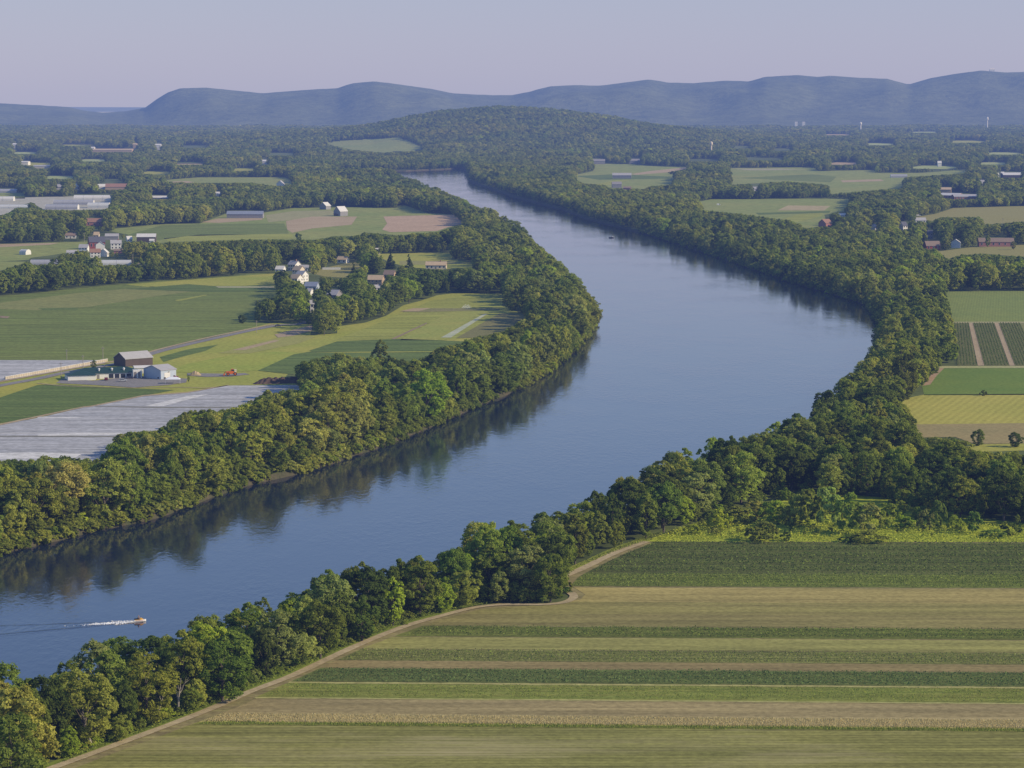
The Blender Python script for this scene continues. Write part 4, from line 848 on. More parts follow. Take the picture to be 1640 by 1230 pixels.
# rider: one skinned body with hair and clothing as children
SKIN = mat('skin', (.50, .30, .21), .6)
def skin_body(name, joints, edges, m, parent, root=0):
    me = bpy.data.meshes.new(name); me.from_pydata([j[0] for j in joints], edges, []); me.update()
    o = bpy.data.objects.new(name, me); COL.objects.link(o); o.parent = parent
    sk = o.modifiers.new('skin', 'SKIN'); sk.use_smooth_shade = True
    for i, j in enumerate(joints):
        s = me.skin_vertices[0].data[i]; s.radius = j[1] if isinstance(j[1], tuple) else (j[1], j[1]); s.use_root = (i == root)
    o.modifiers.new('sub', 'SUBSURF').render_levels = 2; me.materials.append(m); return o
def rider(label, base, rz, vest, shorts, hair, seatz=1.0):
    t = thing('person', label, 'person', base, rz)
    J = [((0, 0, .12), (.15, .13)), ((.06, 0, .34), (.15, .12)), ((.14, 0, .55), (.17, .12)), ((.20, 0, .68), (.07, .07)), ((.23, 0, .78), (.09, .09)), ((.24, 0, .88), (.095, .10)), ((.235, 0, .95), (.07, .075)),
         ((.15, .19, .60), .06), ((.30, .29, .40), .045), ((.56, .33, .33), .035), ((.15, -.19, .60), .06), ((.30, -.29, .40), .045), ((.56, -.33, .33), .035),
         ((.02, .13, .06), .10), ((.42, .30, .02), .075), ((.36, .34, -.40), .05), ((.46, .35, -.46), .045), ((.02, -.13, .06), .10), ((.42, -.30, .02), .075), ((.36, -.34, -.40), .05), ((.46, -.35, -.46), .045)]
    E = [(0, 1), (1, 2), (2, 3), (3, 4), (4, 5), (5, 6), (2, 7), (7, 8), (8, 9), (2, 10), (10, 11), (11, 12), (0, 13), (13, 14), (14, 15), (15, 16), (0, 17), (17, 18), (18, 19), (19, 20)]
    for sy in (-1, 1):                         # five fingers a side closed on the grip
        wv = 9 if sy > 0 else 12
        for q in range(4):
            a = len(J); J += [((.61 + .004*q, sy*(.30 + .022*q), .33), .011), ((.655, sy*(.30 + .022*q), .32), .010), ((.66, sy*(.30 + .022*q), .285), .009)]; E += [(wv, a), (a, a+1), (a+1, a+2)]
        a = len(J); J += [((.59, sy*.275, .315), .012), ((.625, sy*.268, .29), .010)]; E += [(wv, a), (a, a+1)]
    b = skin_body('body', J, E, SKIN, t)
    skin_body('vest', [((.0, 0, .14), (.175, .16)), ((.06, 0, .34), (.18, .15)), ((.14, 0, .55), (.20, .15)), ((.17, 0, .62), (.12, .10))], [(0, 1), (1, 2), (2, 3)], vest, t)
    skin_body('shorts', [((0, 0, .10), (.17, .15)), ((.03, .14, .06), .115), ((.30, .24, .03), .10), ((.03, -.14, .06), .115), ((.30, -.24, .03), .10)], [(0, 1), (1, 2), (0, 3), (3, 4)], shorts, t)
    skin_body('hair', [((.215, 0, .90), (.105, .105)), ((.215, 0, .95), (.09, .09))], [(0, 1)], hair, t)
    MB().tube([(.325, 0, .87), (.345, 0, .835)], [.012, .022]).build('nose', SKIN, t)
    return t
hx, hy = math.cos(HEAD), math.sin(HEAD)
rider('person in a yellow vest crouched on the small white and yellow motor craft', (pw.x - .55*hx, pw.y - .55*hy, .98), HEAD, mat('yellow_vest', (.75, .50, .10), .7), mat('dark_shorts', (.03, .03, .06), .8), mat('dark_hair', (.02, .015, .012), .7))
# fishing boat far up the river
p = at(979, 381, 0); t = thing('fishing_boat', 'dark open boat with white motor lying far up the river', 'boat', p, R(184))
hull(5.2, 1.9, .75, mat('dark_hull', (.035, .035, .045), .4, .4), 'hull', t)
MB().box(-3.0, -2.55, -.3, .3, -.2, 1.7).build('motor', WHT, t)
MB().box(-.9, -.5, -.75, .75, .78, .98).build('bench', W_GREY, t)
MB().box(-1.9, -1.2, -.35, .35, .78, 1.9).build('console', WHT, t)
rider('person sitting in the dark open boat far up the river', (p.x - .7*math.cos(R(184)), p.y - .7*math.sin(R(184)), .95), R(184), mat('pale_shirt', (.6, .6, .62), .8), mat('grey_shorts', (.08, .08, .1), .8), mat('brown_hair', (.04, .025, .015), .7))
# foam and wake behind the watercraft
FOAM = mat('foam', (.86, .86, .86), .6)
def loose(Cc, size, nrm_jit=.3, asp=1.0, up=None):
    """small quads centred at Cc (n,3)"""
    n_ = len(Cc); N = rng.normal(0, nrm_jit, (n_, 3)) + (np.array([0, 0, 1.0]) if up is None else up)
    N /= np.linalg.norm(N, axis=1)[:, None]; A = np.cross(N, rng.normal(0, 1, (n_, 3))); A /= np.linalg.norm(A, axis=1)[:, None] + 1e-9; B = np.cross(N, A)
    s = size[:, None] * .5
    return np.stack([Cc - A*s*asp, Cc - B*s*.62, Cc + A*s*asp, Cc + B*s*.62], 1)
q = []
for i in range(5200):
    d = abs(rng.normal(0, 1)) * 5.5 + 1.7 if i % 3 else rng.uniform(1.5, 14)
    side = rng.normal(0, .22 + .035 * d)
    if i % 5 == 0 and d < 8: side = (1 if i % 2 else -1) * (.3 + (d - 1.7) * .42) + rng.normal(0, .15)
    q.append((pw.x - hx*d - hy*side, pw.y - hy*d + hx*side, .05 + max(0, rng.normal(.15, .25)) * math.exp(-d / 4)))
q = np.array(q); me = quads('wake_foam', loose(q, rng.uniform(.15, .5, len(q)), .5), FOAM)
tag(link('wake_foam', me), 'white foam and spray trailing behind the motor craft', kind='stuff')
v, f = [], []
nx, ny = 190, 64
for i in range(nx + 1):
    d = 3 + i * .62
    for j in range(ny + 1):
        s = (j / ny - .5) * 2; wv = .8 + d * .21; yl = s * wv
        ridge = math.exp(-((abs(s) - .72) / .16) ** 2) * math.sin(yl * 3.0 + d * .35) + .6 * math.exp(-(s / .3) ** 2) * math.sin(d * 1.5 + yl)
        hgt = ridge * .085 * math.exp(-d / 60) * min(1, d / 8) * max(0, 1 - s*s*s*s) * min(1, (nx - i) / 30)
        v.append((pw.x - hx*d - hy*yl, pw.y - hy*d + hx*yl, .012 + max(-.01, hgt + .012 * max(0, 1 - abs(s)**6))))
for i in range(nx):
    for j in range(ny): f.append((i*(ny+1)+j, i*(ny+1)+j+1, (i+1)*(ny+1)+j+1, (i+1)*(ny+1)+j))
wk = obj('wake_wave', v, f, wm, smooth=True); wk['kind'] = 'stuff'
# irrigation spray in the village field
p = at(747, 493.5); q = []
for i in range(900):
    a = rng.uniform(0, 2*math.pi); r_ = math.sqrt(rng.uniform(0, 1)) * 3.6; q.append((p.x + r_*math.cos(a), p.y + r_*math.sin(a), LAND + rng.uniform(0, 1) * 3.0 * (1 - (r_/3.9)**2) + .1))
q = np.array(q); tag(link('water_spray', quads('water_spray', loose(q, rng.uniform(.1, .32, len(q)), 2), FOAM)), 'white puff of irrigation spray over the village field', kind='stuff')
print('buildings done')

# ------------------------------------------------------------------ trees
def crown_arrays(seed, W, zb, H=18.0, nl=13, ncl=13, nleaf=46, kind='round', leaf=.62):
    rg = np.random.default_rng(seed); zc = zb + (H - zb) * .5; c = (H - zb) / 2; a = W / 2
    lobes = []
    if kind == 'cone':
        for i in range(nl):
            u = (i + .3) / nl; z = zb + (H - zb) * u * .97; rr = a * (1 - u) ** .85
            for _ in range(max(1, int(4 * (1 - u) + 1))):
                t = rg.uniform(0, 2*np.pi); lobes.append((rr*.6*np.cos(t), rr*.6*np.sin(t), z, max(.6, rr*.6), .8))
    else:
        for i in range(nl):
            u = (i + .5) / nl; th = i * 2.39996 + rg.uniform(-.5, .5); zz = 1 - 2*u; zz = np.clip(zz + rg.uniform(-.12, .12), -1, 1); r0 = np.sqrt(1 - zz*zz)
            k = rg.uniform(.45, .86); fl = 1.0 if zz > -.2 else .9
            if kind == 'spread': zz = zz * .8 + .15
            lobes.append((a*k*r0*np.cos(th)*fl, a*k*r0*np.sin(th)*fl, zc + c*zz*rg.uniform(.55, .86), a*rg.uniform(.20, .38), 1.0 if kind != 'oval' else 1.25))
        lobes.append((0, 0, zc, a*.6, 1.2))
    C, N, T = [], [], []
    ctr = np.array([0, 0, zc - c*.25])
    for (x, y, z, r, sq) in lobes:
        lc = np.array([x, y, z])
        for k in range(ncl if kind != 'cone' else 8):
            d = rg.normal(0, 1, 3); d /= np.linalg.norm(d); o = lc - ctr; o /= np.linalg.norm(o) + 1e-6
            d = d + o*.8 + np.array([0, 0, .2]); d /= np.linalg.norm(d)
            cc = lc + d*r*np.array([1, 1, sq])*rg.uniform(.72, 1.02); cr = r*rg.uniform(.30, .46)
            off = rg.normal(0, 1, (nleaf, 3)); off /= np.linalg.norm(off, axis=1)[:, None]; off[:, 2] = np.abs(off[:, 2])*.55 + off[:, 2]*.45
            P = cc + off*cr*rg.uniform(.55, 1.08, (nleaf, 1))*np.array([1.0, 1.0, .95])
            nn = off*.75 + d*.65 + rg.normal(0, .62, (nleaf, 3)); nn /= np.linalg.norm(nn, axis=1)[:, None]
            C.append(P); N.append(nn); T.append(np.full(nleaf, rg.uniform(.82, 1.2))*rg.uniform(.8, 1.2, nleaf))
    C = np.concatenate(C); N = np.concatenate(N); T = np.concatenate(T)
    keep = C[:, 2] > .25; C, N, T = C[keep], N[keep], T[keep]
    A = np.cross(N, rg.normal(0, 1, C.shape)); A /= np.linalg.norm(A, axis=1)[:, None] + 1e-9; B = np.cross(N, A)
    s = leaf*rg.uniform(.6, 1.25, (len(C), 1))*.5
    V = np.stack([C - A*s*1.25, C - B*s*.75, C + A*s*1.25, C + B*s*.75], 1)
    return V, T, lobes
def trunk_mesh(seed, lobes, zb, H, bare=False, r0=.42):
    rg = random.Random(seed); m = MB(); top = H * (.62 if not bare else .8)
    pts = [(0, 0, -.5)]; 
    for i in range(1, 5): pts.append((rg.uniform(-.4, .4), rg.uniform(-.4, .4), top * i / 4))
    m.tube(pts, [r0, r0*.8, r0*.6, r0*.4, r0*.2], 8)
    for l in lobes[::2]:
        z0 = min(top*.9, max(zb*.6 + .8, l[2] - abs(l[0]) - abs(l[1]) - 1)); t_ = z0 / top
        b = Vector((0, 0, z0)); e = Vector(l[:3]); mid = b.lerp(e, .5) + Vector((rg.uniform(-.4, .4), rg.uniform(-.4, .4), -.3))
        m.tube([b, mid, e], [r0*.34, r0*.22, r0*.08], 6)
        if bare:
            for _ in range(3):
                q = b.lerp(e, rg.uniform(.4, .9)); m.tube([q, q + Vector((rg.uniform(-1.4, 1.4), rg.uniform(-1.4, 1.4), rg.uniform(.6, 2.2)))], [r0*.12, r0*.03], 5)
    me = bpy.data.meshes.new('trunk'); me.from_pydata([tuple(v) for v in m.v], [], m.f); me.update(); me.materials.append(BARK if not bare else PALEBARK); return me
SPEC = [('round', 14, .8), ('round', 12.5, .6), ('oval', 10.5, .7), ('round', 15.5, 1.0), ('spread', 15, 1.2), ('oval', 11.5, .5), ('round', 13, .5), ('spread', 14, .9)]
VAR = []
for i, (kd, W_, zb) in enumerate(SPEC):
    V, T, lb = crown_arrays(100 + i, W_, zb, nl=27, ncl=13, nleaf=38, kind=kd, leaf=.54)
    VAR.append((quads('crown', V, LEAF, tint=T), trunk_mesh(i, lb, zb, 18), W_))
V, T, lb = crown_arrays(201, 7.5, .6, nl=22, nleaf=34, kind='cone', leaf=.5); CONE = (quads('crown', V, LEAF, tint=T), trunk_mesh(31, lb[:6], 1, 22, r0=.3), 7.5)
SHV = []
for i in range(4):
    V, T, lb = crown_arrays(300 + i, (5.2, 6.5, 4.2, 5.6)[i], .0, H=(4.2, 3.4, 5.2, 4.6)[i], nl=9, ncl=9, nleaf=34, kind='round', leaf=.42); SHV.append((quads('foliage', V, LEAF, tint=T), (4.2, 3.4, 5.2, 4.6)[i], (5.2, 6.5, 4.2, 5.6)[i]))
for px_, py_, h_ in ((250, 1152, 74), (150, 1194, 84), (284, 1143, 78)): RECTS.append((px_ - 9, py_ - h_ * .8, px_ + 9, py_ - h_ * .1))
# mask of everything that must stay open to view
X0, Y0, MW, MH = -260, 140, 2160, 1260
def fill(mask, poly, val=True):
    P = np.array(poly, float); xa, ya = np.floor(P.min(0)).astype(int) - 1; xb, yb = np.ceil(P.max(0)).astype(int) + 1
    xa, xb = max(xa, X0), min(xb, X0 + MW); ya, yb = max(ya, Y0), min(yb, Y0 + MH)
    if xb <= xa or yb <= ya: return
    gx, gy = np.meshgrid(np.arange(xa, xb) + .5, np.arange(ya, yb) + .5); ins = np.zeros(gx.shape, bool)
    for i in range(len(P)):
        (x1, y1), (x2, y2) = P[i], P[i-1]
        if y1 == y2: continue
        ins ^= ((y1 > gy) != (y2 > gy)) & (gx < (x2 - x1) * (gy - y1) / (y2 - y1) + x1)
    mask[ya - Y0:yb - Y0, xa - X0:xb - X0] |= ins
WV = np.zeros((MH, MW), bool); MASK = np.zeros((MH, MW), bool); WATER = np.zeros((MH, MW), bool)
fill(WV, OPEN[0])
for p in OPEN[1:]: fill(MASK, p)
MEADOW = [(1060, 858), (1110, 840), (1180, 812), (1220, 796), (1290, 790), (1330, 800), (1400, 800), (1450, 822), (1560, 834), (1640, 845), (1840, 848), (1840, 870), (1040, 870)]
fill(MASK, MEADOW)
for x0, y0, x1, y1 in RECTS: fill(MASK, [(x0, y0), (x1, y0), (x1, y1), (x0, y1)])
fill(WATER, [proj(p.x, p.y, LAND) for p in bank])
def look(M, px, py):
    ix = np.clip(np.asarray(px, float) - X0, 0, MW - 1).astype(int); iy = np.clip(np.asarray(py, float) - Y0, 0, MH - 1).astype(int); return M[iy, ix]
TREES = []                                   # (x, y, z, H, variant, rz, widthscale)
def fits(x, y, z, H, wpx, strict=True):
    px, py = proj(x, y, z)
    if look(MASK, px, py) or look(WATER, px, py): return False
    tx_, ty_ = proj(x, y, z + H)
    h = py - ty_
    for fx, fy in ((0, .96), (-.22, .86), (.22, .86), (-.38, .6), (.38, .6), (0, .5), (-.3, .3), (.3, .3)):
        if look(MASK, px + fx*wpx, py - fy*h): return False
        if fy > .8 and look(WV, px + fx*wpx, py - fy*h): return False
    return True
def pxs(y): return F / y
# near and middle distance: dart throwing with height fitted to the open view
cell = {}
def free(x, y, r):
    i, j = int(x // 12), int(y // 12)
    for a in range(-2, 3):
        for b in range(-2, 3):
            for (u, v_, s) in cell.get((i + a, j + b), ()):
                if (u - x)**2 + (v_ - y)**2 < ((r + s) * .5)**2: return False
    return True
YN = 3300
def throw(n_, ymin, ymax, hlo, hhi, gap, facs):
    k = 0
    ys = np.sqrt(rng.uniform(ymin**2, ymax**2, n_)); xs = rng.uniform(-.225, .225, n_) * ys
    for x, y in zip(xs, ys):
        px, py = proj(x, y, LAND)
        if look(MASK, px, py) or look(WATER, px, py): continue
        H = rng.uniform(hlo, hhi)
        if px > 1230 and 640 < py < 880: H *= .8
        if px < 1010 and y < 1100 and x < 60 and py > 860: H *= .92
        if y > 1450 and px > np.interp(py, [300, 400, 505, 640], [760, 980, 1180, 1180]) and look(WV, px - 60, py + 8): H *= .82
        for fct in facs:
            h = H * fct; w_ = h * .78
            if not free(x, y, h * gap): continue
            if fits(x, y, LAND, h, w_ * pxs(y)):
                cell.setdefault((int(x // 12), int(y // 12)), []).append((x, y, h * gap))
                TREES.append((x, y, LAND, h, int(rng.integers(0, len(VAR))), rng.uniform(0, 6.28), rng.uniform(.74, 1.24))); k += 1; break
    return k
print('pass1', throw(14000, 560, 1500, 13.5, 25, .53, (1, .85, .7)))
print('pass1b', throw(26000, 1500, YN, 15, 23, .60, (1, .85, .7)))
print('pass2', throw(22000, 560, 1500, 8, 13, .56, (1, .8, .62)))
print('pass2b', throw(30000, 1500, YN, 9, 13, .62, (1, .8, .62)))
# far plain and hill: jittered rows
far = []
y = YN
while y < 12700:
    sp = 8.6 if y < 4500 else 10.5 if y < 6500 else 13.5
    nx_ = int(.46 * y / sp); xs = (np.arange(nx_) - nx_ / 2) * sp + rng.uniform(-.42, .42, nx_) * sp; yy = y + rng.uniform(-.42, .42, nx_) * sp
    far.append(np.stack([xs, yy, np.full(nx_, sp)], 1)); y += sp * .92
far = np.concatenate(far)
hz_ = np.array([LAND + (hill(a, b) if 6200 < b < 12500 else 0) for a, b, _ in far])
Hf = rng.uniform(10.5, 19, len(far)) * np.where(far[:, 2] > 13, 1.08, 1.0)
nz = np.array([noise.noise((a / 130, b / 260, 3)) + .5 * noise.noise((a / 45, b / 90, 6)) for a, b, _ in far])
Hf *= np.clip(.95 + .42 * nz, .5, 1.25)
cN = far[:, 1]*CT - (hz_ - CH)*ST
def pj(z): c_ = far[:, 1]*CT - (z - CH)*ST; return 820 + F*far[:, 0]/c_, 615 - F*(far[:, 1]*ST + (z - CH)*CT)/c_
bx, by = pj(hz_); MASK |= WV
ok = ((nz > -.52) | (hz_ > LAND + 3)) & ~look(MASK, bx, by) & ~look(WATER, bx, by) & (bx > -120) & (bx < 1760)
rr = np.minimum(1.0, np.ones(len(far)))
for fct in (1.0, .8, .6):
    tx_, ty_ = pj(hz_ + Hf*rr)
    bad = look(MASK, tx_, ty_ + .6)
    for q_ in (.2, .4, .6, .8): bad |= look(MASK, bx, by + (ty_ - by) * q_)
    rr = np.where(bad, fct - .2, rr)
tx_, ty_ = pj(hz_ + Hf*rr); bad = look(MASK, tx_, ty_ + .6)
for q_ in (.2, .4, .6, .8): bad |= look(MASK, bx, by + (ty_ - by) * q_)
ok &= ~bad
far, hz_, Hf = far[ok], hz_[ok], (Hf*rr)[ok]
print('far trees', len(far), 'near', len(TREES))
# ---- which become things: the 300 that show largest
TREES.sort(key=lambda t: -(t[3] / t[1]))
NIND = 300
IND, REST = TREES[:NIND], TREES[NIND:]
TONE = {'dark green': (.125, .152, .034), 'deep green': (.195, .222, .042), 'mid green': (.272, .300, .054), 'olive green': (.332, .340, .072), 'pale grey-green': (.395, .395, .115), 'bright yellow-green': (.36, .415, .05)}
TN = list(TONE)
ONES = 'zeroth first second third fourth fifth sixth seventh eighth ninth tenth eleventh twelfth thirteenth fourteenth fifteenth sixteenth seventeenth eighteenth nineteenth'.split()
TENS = {20: 'twenty', 30: 'thirty', 40: 'forty', 50: 'fifty', 60: 'sixty', 70: 'seventy', 80: 'eighty', 90: 'ninety'}
def ordw(n_):
    if n_ < 20: return ONES[n_]
    a, b = n_ // 10 * 10, n_ % 10
    return (TENS[a][:-1] + 'ieth') if b == 0 else TENS[a] + '-' + ONES[b]
def region(x, y):
    px, py = proj(x, y, LAND)
    mid = np.interp(py, [505, 600, 700, 850, 1000, 1100], [1180, 1150, 950, 560, 250, 0])
    if py < 505: mid = 700 if py < 330 else np.interp(py, [300, 400, 505], [690, 980, 1180])
    if px > mid:
        if px > 1270 and py > 690 and px - 1270 > (790 - py) * .6: return 'wood', 'dark wood behind the bright meadow'
        if py > 800 or (px < 1240 and py > 740):
            for a, s in ((200, 'near-bank strip beside the stubble field'), (400, 'near-bank strip beside the straw row'), (640, 'near-bank strip beside the striped crops'), (930, 'near-bank strip around the track bend')):
                if px < a: return 'strip', s
            return 'strip', 'near-bank strip beside the dark crop rows'
        return 'bend', 'right bank beside the small upper fields'
    wy = np.interp(px, [-80, 0, 150, 330, 480, 620, 760, 860, 940, 952], [915, 885, 850, 797, 757, 710, 650, 605, 535, 505])
    if px < 960 and 0 < wy - py < 120 and py > 480:
        for a, s in ((190, 'far-bank belt below the white row covers'), (340, 'far-bank belt in front of the cover gaps'), (480, 'far-bank belt under the compost heap'), (640, 'far-bank belt by the little beach'), (800, 'far-bank belt below the village field')):
            if px < a: return 'belt', s
        return 'belt', 'far-bank belt at the river bend'
    return 'farm', 'groves around the left-bank village and farm'
info = []
for t_ in IND:
    rg_, seg = region(t_[0], t_[1])
    wts = {'strip': (.16, .30, .28, .15, .08, .03), 'belt': (.02, .10, .30, .34, .22, .02), 'wood': (.42, .30, .16, .08, .04, 0), 'bend': (.25, .3, .22, .13, .08, .02), 'farm': (.25, .3, .25, .14, .03, .03)}[rg_]
    info.append([proj(t_[0], t_[1], LAND)[0], rg_, seg, TN[int(rng.choice(6, p=wts))], t_])
info.sort(key=lambda q: (q[2], q[0]))
cnt = {}; tot = {}
for q in info: tot[q[2]] = tot.get(q[2], 0) + 1
CROWNS = []
for px, rg_, seg, tone, (x, y, z, H, vi, rz, ws) in info:
    cnt[seg] = cnt.get(seg, 0) + 1
    size = 'tall' if H > 17 else 'small' if H < 11 else 'medium'
    lab = f'{tone} tree, {ordw(cnt[seg])} from left, {seg}'
    cr, tr, W_ = VAR[vi]; s = H / 18
    t = thing('tree', lab, 'tree', (x, y, z - .1), rz, seg if rg_ != 'farm' else 'left-bank grove trees', (s*ws, s*ws, s))
    c_ = link('crown', cr, t); c_.color = (*[v_ * random.uniform(.92, 1.08) for v_ in TONE[tone]], 1); CROWNS.append((vi, c_))
    link('trunk', tr, t)
# conifers and hand-placed trees
def special(name, label, px, py, hpx, var, tone, wsc=1.0, Href=18.0, cat='tree', group=None):
    p = at(px, py); s = hpx * mpp(py) / Href
    t = thing(name, label, cat, (p.x, p.y, LAND - .1), random.uniform(0, 6), group, (s*wsc, s*wsc, s))
    c_ = link('crown', var[0], t); c_.color = (*TONE[tone], 1); link('trunk', var[1], t); return t
special('tree', 'small dark round tree behind the dark green farm roof', 150, 592, 16, VAR[1], 'dark green')
special('tree', 'round dark bush-like tree at the end of the village road', 388, 518, 15, VAR[6], 'dark green', 1.25)
special('tree', 'lone dark round tree on the tan stubble strip', 1566, 714, 29, VAR[6], 'deep green', 1.12)
special('tree', 'dark round tree at the right edge of the tan stubble', 1627, 716, 26, VAR[6], 'deep green', 1.3)
special('tree', 'slim young tree on the grass right of the blue-grey shed', 302, 612, 12, VAR[2], 'mid green', .6)
special('tree', 'tall dark tree rising above the belt behind the leafy field', 609, 590, 46, VAR[2], 'deep green', 1.1)
for px, py, h_, l in ((597, 438, 34, 'left'), (626, 431, 30, 'middle'), (655, 440, 34, 'right')):
    special('conifer_tree', f'dark pointed conifer, {l} one of three behind the village houses', px, py, h_, CONE, 'dark green', 1.25, 18, 'conifer', 'three village conifers')
special('conifer_tree', 'dark column-like conifer right of the grey village roof', 566, 452, 34, CONE, 'dark green', 1.1, 18, 'conifer')
special('conifer_tree', 'dark pointed conifer right of the tall white house on the right bank', 1462, 400, 38, CONE, 'dark green', 1.3, 18, 'conifer')
special('conifer_tree', 'dark broad conifer between the red barn and the white gable house', 1481, 398, 28, CONE, 'dark green', 1.4, 18, 'conifer')
special('tree', 'round green tree in front of the long faded tan barn', 1582, 396, 20, VAR[5], 'mid green', .8)
special('tree', 'small round tree right of the long faded tan barn', 1623, 400, 14, VAR[1], 'deep green')
special('tree', 'dark round tree touching the right end of the red barn', 1514, 401, 17, VAR[6], 'dark green', 1.0)
special('tree', 'loose yellowish tree beside the orange-tan village roof', 655, 486, 40, VAR[4], 'bright yellow-green', .8)
special('tree', 'grey-green tree standing at the lower end of the village grove', 519, 537, 36, VAR[7], 'olive green', .85)
# bare dead trees on the near bank
for i, (px, py, h_, l) in enumerate(((250, 1152, 74, 'pale leafless tree leaning right in the near-bank strip'), (150, 1194, 84, 'forked pale dead tree among the lowest bank trees'), (284, 1143, 78, 'thin grey dead tree beside the leaning pale one'))):
    lb = [(random.uniform(-3, 3), random.uniform(-2, 2), random.uniform(6, 13), 1, 1) for _ in range(9)]
    p = at(px, py); s = h_ * mpp(py) / 14
    t = thing('dead_tree', l, 'dead tree', (p.x, p.y - 2, LAND), 0, None, s); t.rotation_euler = (0, R((18, -14, 6)[i]), 0)
    link('trunk', trunk_mesh(50 + i, lb, 2, 14, True, .42), t)
# shrubs of the meadow and along the track
def shrub(label, px, py, hpx, wpx, tone, vi, group=None):
    me, h0, w0 = SHV[vi]; k = mpp(py); p = at(px, py)
    t = thing('shrub', label, 'shrub', (p.x, p.y, LAND - .05), random.uniform(0, 6), group, (wpx*k/w0, wpx*k/w0, hpx*k/h0))
    c_ = link('foliage', me, t); c_.color = (*[v_ * random.uniform(.9, 1.1) for v_ in TONE[tone]], 1); return t
shrub('broad green bush on the bright meadow edge', 1222, 867, 26, 60, 'mid green', 1)
shrub('small round bush right of the broad meadow bush', 1260, 867, 16, 20, 'deep green', 0)
shrub('low wide bush at the near edge of the meadow', 1388, 868, 15, 70, 'mid green', 1)
shrub('low bush left of the low wide meadow bush', 1357, 868, 11, 28, 'mid green', 0)
for i, (px, py, h_, w_, l) in enumerate(((1300, 845, 66, 44, 'leftmost'), (1330, 850, 74, 46, 'second from left'), (1358, 856, 70, 48, 'tallest middle'), (1392, 858, 54, 44, 'fourth from left'), (1420, 848, 46, 34, 'rightmost'))):
    shrub(f'{l} grey-green willow shrub of the clump on the meadow', px, py, h_, w_, 'pale grey-green' if i % 2 else 'olive green', 2, 'willow shrubs on the meadow')
for i, (px, py, h_, w_, tn) in enumerate(((1110, 856, 16, 30, 'bright yellow-green'), (1150, 848, 26, 44, 'bright yellow-green'), (1180, 842, 30, 44, 'mid green'), (1205, 836, 34, 40, 'olive green'), (1240, 838, 36, 50, 'bright yellow-green'), (1275, 842, 40, 44, 'olive green'), (1450, 846, 22, 36, 'bright yellow-green'), (1480, 850, 34, 28, 'pale grey-green'), (1502, 846, 44, 28, 'olive green'), (1530, 850, 20, 30, 'bright yellow-green'), (1560, 856, 40, 30, 'olive green'), (1590, 862, 14, 44, 'mid green'), (1620, 858, 20, 36, 'deep green'))):
    shrub(f'{tn} meadow shrub, {ordw(i + 1)} from the left along the wood edge', px, py, h_, w_, tn, i % 4, 'shrubs along the meadow edge')
for i, (px, py, h_, w_) in enumerate(((806, 964, 20, 40), (838, 965, 22, 40), (868, 964, 22, 38), (893, 957, 22, 34), (905, 950, 20, 26), (780, 965, 20, 34))):
    shrub(f'deep green shrub, {ordw(i + 1)} counted along the track bend', px, py, h_, w_, 'deep green', i % 2, 'shrubs inside the track bend')
shrub('small dark bush alone on the lush green field edge', 1575, 634, 9, 12, 'dark green', 0)
shrub('dark bush at the left end of the yellow hay field', 1452, 640, 16, 22, 'dark green', 3)
shrub('dark low bush on the far right-bank field', 1077, 279, 4, 14, 'dark green', 1)
shrub('small bush standing in the tan corner of the upper left field', 478, 385, 12, 14, 'mid green', 3)
# undergrowth hugging the feet of the belts
ug = []
for i in range(len(bank) - 1):
    a, b = bank[i], bank[i+1]
    if a.y > 3200 or abs(a.x) > .25 * a.y: continue
    d = (b - a); L = d.length; d.normalize(); p_ = a
    for k in range(max(1, int(L / 1.1))):
        if noise.noise((p_.x / 30, p_.y / 30, 4)) < -.42: continue
        u_ = rng.uniform(-2.1, 2.2); p = a.lerp(b, rng.uniform()) + Vector((-d.y, d.x, 0)) * u_
        ug.append((p.x, p.y, LAND + min(0, u_) * 1.15 - .3, rng.uniform(1.8, 4.8)))
TE = [(98, 1222), (150, 1202), (220, 1176), (300, 1146), (350, 1126), (400, 1103), (470, 1076), (560, 1034), (640, 1001), (700, 983), (756, 966)]
P = smooth_line([at(*q) for q in TE], 10)
for i in range(len(P) - 1):
    for k in range(5):
        p = P[i].lerp(P[i+1], rng.uniform()); ug.append((p.x - 2 + rng.normal(0, 1.2), p.y + 4 + rng.uniform(-1.5, 4.5), LAND - .1, rng.uniform(.9, 3.0)))
for _ in range(270):
    px, py = rng.uniform(1070, 1620), rng.uniform(792, 862)
    if py < np.interp(px, [1070, 1110, 1180, 1220, 1290, 1330, 1450, 1560, 1640], [858, 844, 815, 798, 792, 800, 824, 836, 846]) or py > 858 and rng.uniform() < .7: continue
    p = at(px, py); ug.append((p.x, p.y, LAND - .1, rng.uniform(1.0, 2.2) if py > 835 else rng.uniform(1.6, 4.6)))
